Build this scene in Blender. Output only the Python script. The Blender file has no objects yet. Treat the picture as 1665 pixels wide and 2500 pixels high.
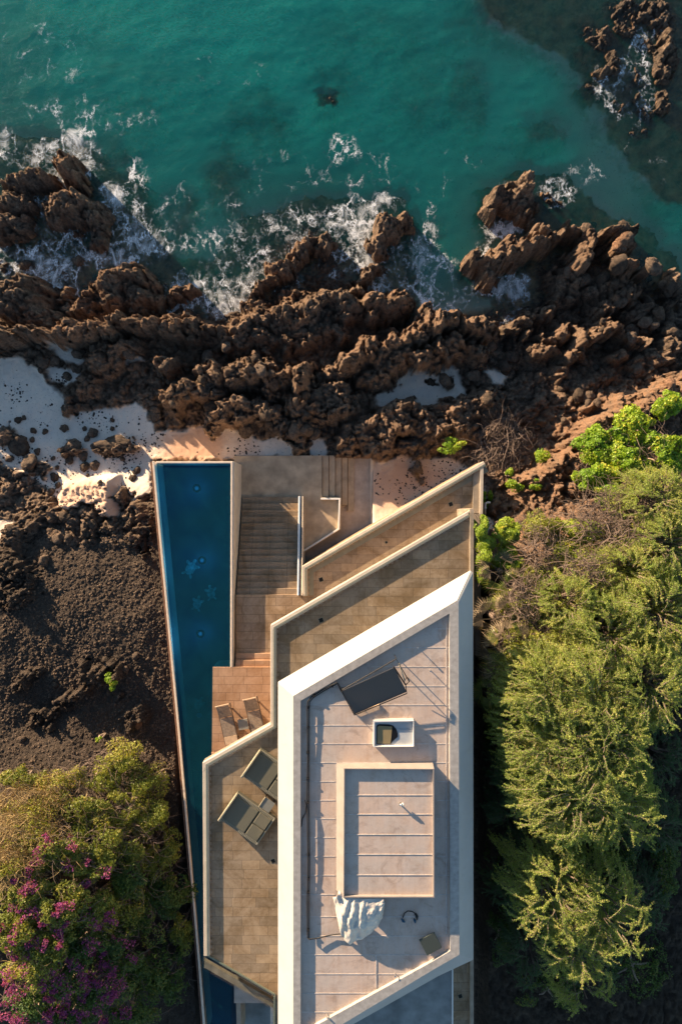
import bpy, math, random
import numpy as np
from mathutils import Vector, noise as mnoise
R = math.radians
sc = bpy.context.scene
col = sc.collection
rng = np.random.default_rng(7)
random.seed(7)

# ------------------------------------------------------------------ camera, sky, sun, exposure
ZC, FPX, CX, CY = 37.8, 1666.7, 832.5, 1250.0
cam = bpy.data.cameras.new('camera'); cam.lens = 24; cam.sensor_width = 36; cam.clip_end = 3000
co = bpy.data.objects.new('camera', cam); col.objects.link(co); co.location = (0, 0, ZC); sc.camera = co
SUN_EL, SUN_AZ = 10.2, -45.0          # azimuth clockwise from +Y
sdir = Vector((math.sin(R(SUN_AZ))*math.cos(R(SUN_EL)), math.cos(R(SUN_AZ))*math.cos(R(SUN_EL)), math.sin(R(SUN_EL))))
w = bpy.data.worlds.new('World'); sc.world = w; w.use_nodes = True
nt = w.node_tree; bg = nt.nodes['Background']
sky = nt.nodes.new('ShaderNodeTexSky'); sky.sky_type = 'NISHITA'; sky.sun_disc = False
sky.sun_elevation = R(SUN_EL); sky.sun_rotation = R(SUN_AZ); sky.ozone_density = 1.8; sky.dust_density = .3
nt.links.new(sky.outputs[0], bg.inputs[0]); bg.inputs[1].default_value = 0.075
sl = bpy.data.lights.new('sun', 'SUN'); sl.energy = 5.0; sl.angle = R(0.5); sl.color = (1.0, 0.74, 0.48)
so = bpy.data.objects.new('sun', sl); col.objects.link(so); so.rotation_euler = (-sdir).to_track_quat('-Z', 'Y').to_euler()
so.location = sdir*100
sc.view_settings.view_transform = 'Standard'; sc.view_settings.look = 'None'
sc.view_settings.exposure = 1.6; sc.view_settings.gamma = 1.0
sc.render.engine = 'CYCLES'
sc.cycles.sample_clamp_direct = 6; sc.cycles.sample_clamp_indirect = 4; sc.cycles.max_bounces = 4; sc.cycles.diffuse_bounces = 2; sc.cycles.glossy_bounces = 2; sc.cycles.transmission_bounces = 2; sc.cycles.transparent_max_bounces = 8

# ------------------------------------------------------------------ helpers
def P(px, py, z):                       # a photo point at height z -> world metres
    s = (ZC - z)/FPX
    return Vector(((px - CX)*s, (CY - py)*s, z))

def tag(o, label=None, cat=None, group=None, kind=None):
    for k, v in (('label', label), ('category', cat), ('group', group), ('kind', kind)):
        if v: o[k] = v
    return o

def thing(name, label, cat, loc=(0, 0, 0), rz=0, group=None):
    o = bpy.data.objects.new(name, None); col.objects.link(o); o.empty_display_size = .2
    o.location = loc; o.rotation_euler = (0, 0, rz)
    return tag(o, label, cat, group)

def link(name, me, parent=None, world=False):
    o = bpy.data.objects.new(name, me); col.objects.link(o)
    if parent is not None:
        o.parent = parent
        if world: o.location = tuple(-c for c in parent.location)
    return o

def fast_mesh(name, v, f, mat=None, smooth=False, attrs=None):
    """v (N,3) array, f (M,k) array with constant k"""
    v = np.asarray(v, np.float32); f = np.asarray(f, np.int32)
    me = bpy.data.meshes.new(name); M, k = f.shape
    me.vertices.add(len(v)); me.vertices.foreach_set('co', v.ravel())
    me.loops.add(M*k); me.loops.foreach_set('vertex_index', f.ravel())
    me.polygons.add(M); me.polygons.foreach_set('loop_start', np.arange(0, M*k, k, dtype=np.int32))
    me.polygons.foreach_set('loop_total', np.full(M, k, np.int32))
    me.polygons.foreach_set('use_smooth', np.full(M, smooth, bool))
    if attrs:
        for an, a in attrs.items():
            at = me.attributes.new(an, 'FLOAT', 'POINT'); at.data.foreach_set('value', np.asarray(a, np.float32).ravel())
    me.update(calc_edges=True); me.validate()
    if mat: me.materials.append(mat)
    return me

class MB:
    def __init__(s): s.v = []; s.f = []
    def add(s, vs, fs):
        b = len(s.v); s.v += [tuple(p) for p in vs]; s.f += [tuple(i+b for i in q) for q in fs]; return s
    def hexa(s, bot, top):               # 4+4 points
        return s.add(list(bot)+list(top), [(3,2,1,0),(4,5,6,7),(0,1,5,4),(1,2,6,5),(2,3,7,6),(3,0,4,7)])
    def box(s, c, d, rz=0, tilt=None):
        cx, cy, cz = c; hx, hy, hz = d[0]/2, d[1]/2, d[2]/2; ca, sa = math.cos(rz), math.sin(rz)
        pts = []
        for z in (-hz, hz):
            for x, y in ((-hx,-hy),(hx,-hy),(hx,hy),(-hx,hy)):
                zz = z + (tilt*x if tilt else 0)
                pts.append((cx+x*ca-y*sa, cy+x*sa+y*ca, cz+zz))
        return s.hexa(pts[:4], pts[4:])
    def prism(s, xy, z0, z1):
        n = len(xy); a = sum(xy[i][0]*xy[(i+1)%n][1]-xy[(i+1)%n][0]*xy[i][1] for i in range(n))
        if a < 0: xy = xy[::-1]
        vs = [(p[0], p[1], z0) for p in xy]+[(p[0], p[1], z1) for p in xy]
        fs = [tuple(range(n-1, -1, -1)), tuple(range(n, 2*n))]+[(i, (i+1)%n, (i+1)%n+n, i+n) for i in range(n)]
        return s.add(vs, fs)
    def wall(s, pts, wd, z0, z1, closed=False):   # mitred wall; pts = left face, width goes to the right of travel. z may be lists
        n = len(pts); P2 = [Vector((p[0], p[1])) for p in pts]
        L = []; 
        for i in range(n):
            d = []
            if closed or i > 0: d.append((P2[i]-P2[i-1]).normalized())
            if closed or i < n-1: d.append((P2[(i+1)%n]-P2[i]).normalized())
            nn = [Vector((q.y, -q.x)) for q in d]; m = (nn[0]+nn[-1]).normalized(); m = m/max(.3, m.dot(nn[0]))
            L.append(P2[i]+m*wd)
        zz0 = z0 if isinstance(z0, (list, tuple)) else [z0]*n
        zz1 = z1 if isinstance(z1, (list, tuple)) else [z1]*n
        b = len(s.v)
        for i in range(n):
            s.v += [(P2[i].x,P2[i].y,zz0[i]), (L[i].x,L[i].y,zz0[i]), (L[i].x,L[i].y,zz1[i]), (P2[i].x,P2[i].y,zz1[i])]
        for i in range(n if closed else n-1):
            a, c = b+4*i, b+4*((i+1)%n)
            s.f += [(a,c,c+1,a+1),(a+1,c+1,c+2,a+2),(a+2,c+2,c+3,a+3),(a+3,c+3,c,a)]
        if not closed: s.f += [(b,b+1,b+2,b+3), (b+4*n-1,b+4*n-2,b+4*n-3,b+4*n-4)]
        return s
    def tube(s, pts, r, n=8, cap=True):
        pts = [Vector(p) for p in pts]; K = len(pts); b = len(s.v)
        rr = r if isinstance(r, (list, tuple)) else [r]*K
        up = Vector((0,0,1))
        for i in range(K):
            d = (pts[min(i+1,K-1)]-pts[max(i-1,0)]).normalized()
            a = d.cross(up)
            if a.length < .05: a = d.cross(Vector((1,0,0)))
            a.normalize(); c = a.cross(d)
            for j in range(n):
                t = 2*math.pi*j/n; s.v.append(tuple(pts[i]+(a*math.cos(t)+c*math.sin(t))*rr[i]))
        for i in range(K-1):
            for j in range(n):
                q = b+i*n; s.f.append((q+j, q+(j+1)%n, q+n+(j+1)%n, q+n+j))
        if cap: s.f += [tuple(b+j for j in range(n))[::-1], tuple(b+(K-1)*n+j for j in range(n))]
        return s
    def build(s, name, mat, parent=None, world=True, bevel=0, smooth=False):
        me = bpy.data.meshes.new(name); me.from_pydata(s.v, [], s.f); me.validate(); me.materials.append(mat)
        if bevel or True:
            import bmesh
            bm = bmesh.new(); bm.from_mesh(me); bmesh.ops.recalc_face_normals(bm, faces=bm.faces)
            bm.to_mesh(me); bm.free()
        if smooth:
            for p in me.polygons: p.use_smooth = True
        o = link(name, me, parent, world)
        if bevel:
            m = o.modifiers.new('bevel', 'BEVEL'); m.width = bevel; m.segments = 2; m.limit_method = 'ANGLE'
        return o

def tubes_np(pts, rad, sides=3):
    """pts (M,K,3), rad (M,K) -> verts, quad faces"""
    M, K, _ = pts.shape
    d = np.gradient(pts, axis=1); d /= np.linalg.norm(d, axis=2, keepdims=True)+1e-9
    up = np.array([0.13, 0.21, 1.0]); a = np.cross(d, up); a /= np.linalg.norm(a, axis=2, keepdims=True)+1e-9
    b = np.cross(a, d); th = np.arange(sides)*2*np.pi/sides
    v = pts[:, :, None, :] + rad[:, :, None, None]*(a[:, :, None, :]*np.cos(th)[None, None, :, None]+b[:, :, None, :]*np.sin(th)[None, None, :, None])
    idx = np.arange(M*K*sides).reshape(M, K, sides); nx = np.roll(idx, -1, axis=2)
    f = np.stack([idx[:, :-1], nx[:, :-1], nx[:, 1:], idx[:, 1:]], axis=-1).reshape(-1, 4)
    return v.reshape(-1, 3), f

def leaves_np(pts, size, nrm=None, spread=.8, aspect=.55, dirs=None):
    """one folded diamond per point"""
    N = len(pts); size = np.broadcast_to(size, (N,))
    n = rng.normal(size=(N, 3))*spread
    n += (np.array([0, 0, 1.0]) if nrm is None else nrm); n /= np.linalg.norm(n, axis=1, keepdims=True)+1e-9
    t = rng.normal(size=(N, 3)) if dirs is None else dirs+rng.normal(size=(N, 3))*.35
    t -= n*(t*n).sum(1, keepdims=True); t /= np.linalg.norm(t, axis=1, keepdims=True)+1e-9
    u = np.cross(n, t); s = size[:, None]
    v = np.stack([pts-t*s*.5, pts+u*s*aspect*.5+n*s*.08, pts+t*s*.5, pts-u*s*aspect*.5+n*s*.08], axis=1).reshape(-1, 3)
    f = np.arange(4*N).reshape(N, 4)
    return v, f

# noise ------------------------------------------------------------
def _h(x, y, s):
    h = (x.astype(np.int64)*374761393 + y.astype(np.int64)*668265263 + s*1442695041) & 0xffffffff
    h = ((h ^ (h >> 13))*1274126177) & 0xffffffff
    h = ((h ^ (h >> 16))*2246822519) & 0xffffffff
    return ((h ^ (h >> 15)) & 0xffffff)/float(0xffffff)
def vn(x, y, s=0):
    xi = np.floor(x); yi = np.floor(y); fx = x-xi; fy = y-yi
    fx = fx*fx*fx*(fx*(fx*6-15)+10); fy = fy*fy*fy*(fy*(fy*6-15)+10)
    a = _h(xi, yi, s); b = _h(xi+1, yi, s); c = _h(xi, yi+1, s); d = _h(xi+1, yi+1, s)
    return (a+(b-a)*fx)*(1-fy)+(c+(d-c)*fx)*fy
def fbm(x, y, s=0, o=4, g=.5):
    r = 0; a = 1; t = 0
    for i in range(o):
        r = r+a*(vn(x*2**i+i*17.3, y*2**i-i*9.1, s+i)*2-1); t += a; a *= g
    return r/t
def worley(x, y, s=0):
    xi = np.floor(x); yi = np.floor(y); F1 = np.full(x.shape, 9.); F2 = F1.copy(); ID = np.zeros(x.shape); TL = np.zeros(x.shape)
    for i in (-1, 0, 1):
        for j in (-1, 0, 1):
            cx = xi+i; cy = yi+j
            ex = x-(cx+.15+.7*_h(cx, cy, s)); ey = y-(cy+.15+.7*_h(cx, cy, s+91)); d = np.hypot(ex, ey)
            nid = _h(cx, cy, s+53); m = d < F1; TL = np.where(m, ex*(_h(cx, cy, s+7)*2-1)+ey*(_h(cx, cy, s+8)*2-1), TL)
            F2 = np.where(m, F1, np.minimum(F2, d)); ID = np.where(m, nid, ID); F1 = np.where(m, d, F1)
    worley.tilt = TL
    return F1, F2, ID

# materials --------------------------------------------------------
class N:
    def __init__(s, name):
        s.m = bpy.data.materials.new(name); s.m.use_nodes = True; s.t = s.m.node_tree
        s.b = s.t.nodes['Principled BSDF']; s.out = s.t.nodes['Material Output']
        s.g = s.new('ShaderNodeNewGeometry'); s.tc = s.new('ShaderNodeTexCoord')
    def new(s, t, **kw):
        n = s.t.nodes.new(t)
        for k, v in kw.items(): setattr(n, k, v)
        return n
    def put(s, sock, v):
        if hasattr(v, 'is_linked') or hasattr(v, 'links'): s.t.links.new(v, sock)
        elif isinstance(v, (tuple, list)) and len(v) == 3 and sock.type == 'RGBA': sock.default_value = (*v, 1)
        else: sock.default_value = v
    def noise(s, scale, vec=None, detail=4, rough=.55, dist=0):
        n = s.new('ShaderNodeTexNoise'); n.inputs['Scale'].default_value = scale; n.inputs['Detail'].default_value = detail
        n.inputs['Roughness'].default_value = rough; n.inputs['Distortion'].default_value = dist
        s.t.links.new(vec or s.g.outputs['Position'], n.inputs['Vector']); return n.outputs[0]
    def ramp(s, fac, a, b, c0=(0,0,0), c1=(1,1,1), mid=None):
        r = s.new('ShaderNodeValToRGB'); r.color_ramp.elements[0].position = a; r.color_ramp.elements[1].position = b
        r.color_ramp.elements[0].color = (*c0, 1); r.color_ramp.elements[1].color = (*c1, 1)
        if mid:
            e = r.color_ramp.elements.new(mid[0]); e.color = (*mid[1], 1)
        s.put(r.inputs[0], fac); return r.outputs[0]
    def mix(s, f, a, b, mode='MIX'):
        n = s.new('ShaderNodeMix', data_type='RGBA', blend_type=mode)
        s.put(n.inputs[0], f); s.put(n.inputs[6], a); s.put(n.inputs[7], b); return n.outputs[2]
    def math(s, op, a, b=0., clamp=False):
        n = s.new('ShaderNodeMath', operation=op, use_clamp=clamp); s.put(n.inputs[0], a); s.put(n.inputs[1], b); return n.outputs[0]
    def attr(s, name):
        n = s.new('ShaderNodeAttribute', attribute_name=name); return n.outputs['Fac']
    def bump(s, h, st=.5, d=.02, nrm=None):
        n = s.new('ShaderNodeBump'); n.inputs['Strength'].default_value = st; n.inputs['Distance'].default_value = d
        s.put(n.inputs['Height'], h)
        if nrm: s.t.links.new(nrm, n.inputs['Normal'])
        return n.outputs[0]
    def fin(s, c=None, rough=.8, nrm=None, spec=None, metal=None):
        if c is not None: s.put(s.b.inputs['Base Color'], c)
        s.put(s.b.inputs['Roughness'], rough)
        if nrm: s.t.links.new(nrm, s.b.inputs['Normal'])
        if spec is not None: s.b.inputs['Specular IOR Level'].default_value = spec
        if metal is not None: s.b.inputs['Metallic'].default_value = metal
        return s.m

def simple(name, c, rough=.7, var=.15, sc_=6, bump=.0, metal=0, spec=.3):
    n = N(name); f = n.noise(sc_, detail=5)
    cc = n.mix(n.ramp(f, .3, .7), tuple(x*(1-var) for x in c), tuple(min(1, x*(1+var)) for x in c))
    return n.fin(cc, rough, n.bump(n.noise(sc_*6), bump, .01) if bump else None, spec, metal)

def paver(name, c1, c2, mortar, bw=.8, rh=.42, stain=(.5,.42,.3), rot=0):
    n = N(name); mp = n.new('ShaderNodeMapping'); n.t.links.new(n.g.outputs['Position'], mp.inputs[0]); mp.inputs['Rotation'].default_value = (0,0,rot)
    wz = n.noise(2.2, detail=2); add = n.new('ShaderNodeVectorMath', operation='MULTIPLY_ADD')
    cr = n.new('ShaderNodeCombineXYZ'); n.put(cr.inputs[0], wz); n.put(cr.inputs[1], wz)
    n.t.links.new(cr.outputs[0], add.inputs[0]); add.inputs[1].default_value = (.03,.03,0); n.t.links.new(mp.outputs[0], add.inputs[2])
    b = n.new('ShaderNodeTexBrick'); n.t.links.new(add.outputs[0], b.inputs['Vector'])
    b.inputs['Scale'].default_value = 1; b.inputs['Brick Width'].default_value = bw; b.inputs['Row Height'].default_value = rh
    b.inputs['Mortar Size'].default_value = .014; b.inputs['Mortar Smooth'].default_value = .6; b.offset_frequency = 2; b.squash = 1.35; b.squash_frequency = 3; b.inputs['Bias'].default_value = 0
    n.put(b.inputs['Color1'], c1); n.put(b.inputs['Color2'], c2); n.put(b.inputs['Mortar'], mortar)
    f1 = n.ramp(n.noise(.7, detail=7, rough=.68, dist=.8), .40, .62)
    c = n.mix(n.math('MULTIPLY', f1, .75), b.outputs[0], stain, 'MULTIPLY')
    f2 = n.ramp(n.noise(7, detail=6, rough=.7), .35, .7)
    c = n.mix(n.math('MULTIPLY', f2, .5), c, (.6,.55,.48), 'MULTIPLY')
    bw_ = n.math('MULTIPLY', b.outputs['Fac'], -1.0)
    nb = n.bump(bw_, .4, .01); nb2 = n.bump(n.noise(25, detail=5), .25, .01, nb)
    return n.fin(c, .75, nb2, .25)

M = {}
M['paver'] = paver('terrace_stone', (.48,.355,.235), (.36,.28,.20), (.27,.205,.145))
M['paver_grey'] = paver('lower_stone', (.42,.31,.21), (.34,.25,.175), (.2,.15,.105))
M['deck'] = paver('deck_stone', (.52,.33,.215), (.44,.275,.175), (.26,.165,.11), .7, .4, (.72,.62,.5))
M['step'] = paver('step_stone', (.42,.31,.21), (.31,.235,.165), (.17,.13,.09), .9, 20)
M['concrete'] = simple('landing_concrete', (.42,.32,.22), .85, .28, 1.6, .3)
M['path'] = simple('path_concrete', (.44,.36,.30), .85, .2, 2.2, .3)
M['cap'] = simple('cream_coping', (.62,.53,.43), .7, .1, 3, .15)
M['rim'] = simple('pool_rim_stone', (.72,.60,.47), .5, .1, 4, .1)
M['wallstone'] = simple('plastered_wall', (.36,.29,.22), .85, .2, 2.5, .3)
M['whiteband'] = simple('white_render', (.48,.465,.44), .55, .025, .7, .05)
n = N('white_render'); mp_ = n.new('ShaderNodeMapping'); n.t.links.new(n.g.outputs['Position'], mp_.inputs[0]); mp_.inputs['Scale'].default_value = (1, 1, 6)
c = n.mix(n.ramp(n.noise(.9, detail=6, rough=.65), .35, .7), (.45,.435,.41), (.50,.485,.46)); c = n.mix(n.math('MULTIPLY', n.ramp(n.noise(3.2, detail=8, rough=.75), .56, .72), .35), c, (.34,.32,.29))
M['whiteband'] = n.fin(c, .6, n.bump(n.noise(9, detail=6), .2, .01), .3)
M['roofcap'] = simple('grey_parapet_cap', (.38,.36,.335), .8, .2, 5, .4)
M['steel'] = simple('brushed_steel', (.55,.56,.56), .35, .08, 6, 0, .9)
M['glass_edge'] = simple('greenish_glass_channel', (.20,.22,.17), .35, .12, 4)
M['black_pipe'] = simple('black_pipe', (.025,.022,.02), .5, .2, 8)
M['dark'] = simple('dark_void', (.012,.012,.013), .8, .2, 3)
M['grit'] = simple('grey_roof_slab', (.24,.25,.24), .85, .3, 1.6, .3)
M['wood'] = simple('weathered_wood', (.25,.205,.165), .75, .3, 9, .4)
M['wood_dark'] = simple('dark_wood_rail', (.13,.09,.065), .7, .2, 9, .3)
M['teak_pale'] = simple('pale_wood', (.52,.38,.26), .7, .15, 9, .3)
M['table_grey'] = simple('grey_table_top', (.23,.225,.20), .6, .1, 6)
M['cushion'] = simple('grey_green_canvas', (.165,.155,.115), .95, .12, 60, .5)
M['white_plain'] = simple('white_paint', (.78,.75,.70), .5, .04, 2)
M['tan_panel'] = simple('tan_glazing', (.27,.21,.11), .3, .06, 3)
M['black_gloss'] = simple('black_frame', (.01,.01,.011), .3, .1, 3)
M['cable_blue'] = simple('blue_cable', (.02,.08,.14), .4, .2, 8)
M['iron_red'] = simple('rusty_timber', (.16,.09,.06), .85, .3, 5, .4)
# roof membrane: pale peach patches, grey washes
n = N('roof_membrane')
c = n.mix(n.ramp(n.noise(.55, detail=3, rough=.5), .38, .62), (.51,.435,.375), (.58,.44,.35))
c = n.mix(n.math('MULTIPLY', n.ramp(n.noise(1.7, detail=6, rough=.65), .48, .72), .7), c, (.40,.28,.21))
st = n.new('ShaderNodeMapping'); n.t.links.new(n.g.outputs['Position'], st.inputs[0]); st.inputs['Scale'].default_value = (5,.6,1)
c = n.mix(n.math('MULTIPLY', n.ramp(n.noise(1.6, st.outputs[0], 5), .4, .7), .35), c, (.60,.53,.49))
c = n.mix(n.math('MULTIPLY', n.ramp(n.noise(14, detail=6), .5, .8), .25), c, (.3,.24,.2))
c = n.mix(n.math('MULTIPLY', n.ramp(n.noise(.9, detail=8, rough=.75, dist=1.5), .54, .64), .6), c, (.34,.25,.20))
M['roof'] = n.fin(c, .7, n.bump(n.noise(4, detail=4), .3, .02), .3)
# ribbed dark panel
def ribbed(name, c, rot, scale, rough=.5):
    n = N(name); mp = n.new('ShaderNodeMapping'); n.t.links.new(n.g.outputs['Position'], mp.inputs[0]); mp.inputs['Rotation'].default_value = (0,0,rot)
    wv = n.new('ShaderNodeTexWave'); n.t.links.new(mp.outputs[0], wv.inputs[0]); wv.inputs['Scale'].default_value = scale; wv.bands_direction = 'Y'
    wv.inputs['Distortion'].default_value = .3
    c2 = n.mix(n.math('MULTIPLY', wv.outputs[1], .5), c, tuple(x*1.5 for x in c))
    return n.fin(c2, rough, n.bump(wv.outputs[1], .6, .01), .3)
M['panel'] = ribbed('ribbed_black_panel', (.075,.068,.064), R(-25), 9)
M['panel_green'] = simple('dark_green_panel', (.05,.062,.055), .6, .1, 30, .3)
# woven rattan
n = N('woven_rattan'); ch = n.new('ShaderNodeTexChecker'); ch.inputs['Scale'].default_value = 22
n.t.links.new(n.tc.outputs['Object'], ch.inputs[0])
M['rattan'] = n.fin(n.mix(ch.outputs[1], (.13,.125,.085), (.33,.30,.22)), .7, n.bump(ch.outputs[1], .8, .01), .3)
# plastic sheet
n = N('plastic_tarp'); M['tarp'] = n.fin(n.mix(n.ramp(n.noise(2.5), .35, .7), (.50,.47,.42), (.66,.60,.53)), .3, n.bump(n.noise(7, detail=5), .5, .03), .6)

def leafmat(name, c1, c2, c3, tr=.35, gloss=.45):
    n = N(name); a = n.attr('tint')
    c = n.mix(n.ramp(a, 0, 1), c1, c2); c = n.mix(n.ramp(a, .8, 1.0), c, c3)
    n.t.nodes.remove(n.b)
    pb = n.new('ShaderNodeBsdfPrincipled'); n.put(pb.inputs['Base Color'], c); pb.inputs['Roughness'].default_value = gloss; pb.inputs['Specular IOR Level'].default_value = .35
    tl = n.new('ShaderNodeBsdfTranslucent'); n.put(tl.inputs[0], n.mix(1.0, c, (1.5,1.4,.5), 'MULTIPLY'))
    ms = n.new('ShaderNodeMixShader'); ms.inputs[0].default_value = tr
    n.t.links.new(pb.outputs[0], ms.inputs[1]); n.t.links.new(tl.outputs[0], ms.inputs[2]); n.t.links.new(ms.outputs[0], n.out.inputs[0])
    return n.m
M['kiawe'] = leafmat('feathery_leaf', (.20,.29,.055), (.45,.50,.12), (.58,.52,.18))
M['broad'] = leafmat('glossy_leaf', (.14,.27,.02), (.32,.43,.03), (.52,.48,.06), .3, .45)
M['olive'] = leafmat('olive_leaf', (.18,.22,.035), (.36,.36,.06), (.44,.34,.12))
M['hedge'] = leafmat('hedge_leaf', (.20,.30,.03), (.42,.48,.06), (.60,.54,.10))
M['hill'] = leafmat('hillside_leaf', (.11,.15,.025), (.24,.26,.04), (.36,.31,.07))
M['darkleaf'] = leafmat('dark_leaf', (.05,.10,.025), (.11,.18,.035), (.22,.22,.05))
M['bloom'] = leafmat('magenta_bract', (.17,.035,.17), (.44,.10,.27), (.55,.18,.26), .4, .8)
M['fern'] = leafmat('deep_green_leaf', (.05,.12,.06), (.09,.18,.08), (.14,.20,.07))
M['straw'] = leafmat('dry_straw', (.30,.22,.10), (.50,.38,.19), (.6,.48,.3), .3, .8)
M['frond_dry'] = leafmat('dry_frond', (.09,.07,.045), (.22,.165,.105), (.32,.25,.16), .2, .7)
M['frond'] = leafmat('green_frond', (.07,.11,.02), (.15,.17,.03), (.30,.24,.05), .3, .4)
M['twig'] = simple('grey_brown_twig', (.17,.125,.10), .9, .3, 4)
M['limb'] = simple('pale_bark', (.33,.25,.19), .9, .25, 6, .4)

# ------------------------------------------------------------------ terrain
fine = .056
xs = np.concatenate([[-600,-200,-80,-45], np.arange(-34,-21.5,.3), np.arange(-21.5, 21.5, fine), [26,40,80,200,600]])
ys = np.concatenate([[-600,-200,-80,-45], np.arange(-34, -13, .16), np.arange(-13, 31.5, fine), [36,50,90,200,600]])
X, Y = np.meshgrid(xs, ys)
Xc = np.clip(X, -22, 22); Yc = np.clip(Y, -33, 31)
CP = [(0,0,-3),(400,0,-3.2),(800,0,-2.8),(1100,50,-2.4),(1300,250,-2.2),(600,250,-3),(200,200,-3),(1000,350,-2.4),(1350,450,-2.1),(1600,560,-2),
 (500,420,-2.2),(760,420,-2.2),(1050,560,-2.0),(400,480,-1.9),(1500,50,-.75),(1440,150,-.8),(1620,200,-.65),(1650,400,-.8),(1560,380,-.8),(1665,0,-.4),(1190,20,-.9),(1260,90,-.8),(1340,150,-.7),(1410,250,-.7),(1500,400,-.7),(1620,450,-.8),
 (100,570,-.5),(250,620,-.5),(200,690,-.3),(320,600,-.8),(450,660,-.9),(560,690,-.9),(650,560,-.5),(800,520,-.5),(560,560,-1.2),(750,610,-.3),(720,660,-.2),(850,620,-.2),(960,660,-1.3),(1050,700,-1.5),(1220,690,-.8),
 (1380,430,-1.0),(1220,520,-.3),(60,340,-1.5),(250,330,-2.2),(30,620,-.5),(350,750,-.3),(500,755,-.4),
 (0,800,1.),(200,800,1.),(400,800,.9),(600,840,.8),(800,800,.8),(920,830,.8),(1100,850,.9),(1300,790,.2),(1500,800,.5),(1640,850,.5),(1450,660,.3),(1620,700,-.2),(1680,600,-1.8),(1665,750,.1),
 (50,980,1.1),(250,1050,1.2),(150,1150,1.4),(300,1150,1.6),(450,1080,1.6),(700,1080,1.5),(850,1060,1.2),(1000,950,.9),(1000,1180,1.15),(1100,1120,1.2),(1200,1100,1.5),(1300,950,1.),(1500,900,1.0),(1300,1080,1.5),
 (1400,1180,3.0),(1520,1060,3.0),(1650,1000,2.8),(50,1250,2.),(200,1300,2.8),(350,1250,2.6),(50,1500,3.2),(250,1500,3.5),(380,1500,3.6),(100,1750,3.0),(300,1760,3.2),(420,1800,3.3),(200,2100,5.6),(0,2150,7),(0,2400,6.8),(200,2400,5.2),(430,2200,2.8),(450,2450,2.5),
 (1220,1350,4.6),(1340,1340,5.6),(1500,1300,6),(1400,1600,7.2),(1650,1600,7.4),(1250,1700,6.5),(1250,2200,3.5),(1400,2000,5.),(1650,2400,4)]
cp = np.array([P(*p) for p in CP]); A = np.hypot(cp[:,None,0]-cp[None,:,0], cp[:,None,1]-cp[None,:,1])
Mx = np.block([[A, np.ones((len(cp),1))],[np.ones((1,len(cp))), np.zeros((1,1))]])
wt = np.linalg.solve(Mx, np.concatenate([cp[:,2], [0]]))
gx = np.linspace(-22, 22, 120); gy = np.linspace(-33, 31, 170); GX, GY = np.meshgrid(gx, gy)
G = wt[-1]+sum(wt[i]*np.hypot(GX-cp[i,0], GY-cp[i,1]) for i in range(len(cp)))
def bilin(G, gx, gy, x, y):
    u = np.clip((x-gx[0])/(gx[1]-gx[0]), 0, len(gx)-1.001); v = np.clip((y-gy[0])/(gy[1]-gy[0]), 0, len(gy)-1.001)
    i = u.astype(int); j = v.astype(int); u -= i; v -= j
    return (G[j,i]*(1-u)+G[j,i+1]*u)*(1-v)+(G[j+1,i]*(1-u)+G[j+1,i+1]*u)*v
base = bilin(G, gx, gy, Xc, Yc)
wx = fbm(X*.9, Y*.9, 11)*.60+fbm(X*3, Y*3, 12)*.24+fbm(X*9, Y*9, 14, 2)*.07
wy = fbm(X*.9, Y*.9, 21)*.60+fbm(X*3, Y*3, 22)*.24+fbm(X*9, Y*9, 24, 2)*.07
XW, YW = X+wx, Y+wy

def polydist(pts, x, y):            # signed, + inside, metres
    d = np.full(x.shape, 1e9); ins = np.zeros(x.shape, bool); n = len(pts)
    for i in range(n):
        x0, y0 = pts[i][:2]; x1, y1 = pts[(i+1) % n][:2]
        dx, dy = x1-x0, y1-y0; t = np.clip(((x-x0)*dx+(y-y0)*dy)/(dx*dx+dy*dy+1e-9), 0, 1)
        d = np.minimum(d, np.hypot(x-x0-t*dx, y-y0-t*dy))
        c = ((y0 > y) != (y1 > y)); xx = x0+(y-y0)*dx/(dy if abs(dy) > 1e-9 else 1e-9)
        ins ^= c & (x < xx)
    return np.where(ins, d, -d)
def sstep(x, a, b):
    t = np.clip((x-a)/(b-a), 0, 1); return t*t*(3-2*t)

SAND = [([(-600,850),(-60,870),(40,872),(90,905),(140,960),(190,1012),(260,1000),(330,985),(355,1000),(375,1052),(470,1040),(540,1042),(640,1075),(700,1062),(790,1075),(800,1120),(600,1120),(375,1120),(372,1190),(330,1225),(300,1262),(235,1262),(170,1240),(120,1190),(60,1150),(-60,1090),(-600,1100)],1.3),
 ([(912,975),(960,930),(1000,908),(1060,905),(1090,890),(1112,905),(1130,950),(1175,985),(1120,1000),(1070,985),(1030,1010),(985,985),(930,1000)],1.0),
 ([(905,1125),(1000,1118),(1090,1120),(1175,1150),(1180,1300),(900,1300)],1.2),
 ([(125,828),(150,828),(180,850),(210,870),(190,882),(150,880),(120,850)],1.2),([(105,895),(140,892),(195,905),(185,925),(160,940),(130,930)],1.2),
 ([(858,1075),(870,1050),(885,1035),(890,1060),(868,1085)],1.2),
 ([(1190,905),(1235,900),(1240,935),(1205,935)],1.0),([(460,945),(475,950),(470,990),(455,1000)],1.4),([(865,1000),(880,1000),(885,1040),(860,1030)],1.2),
 ([(-40,1270),(40,1270),(60,1310),(20,1330),(-40,1330)],2.2),([(280,865),(330,860),(350,880),(300,890)],1.3)]
sand = np.zeros(X.shape)
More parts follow.
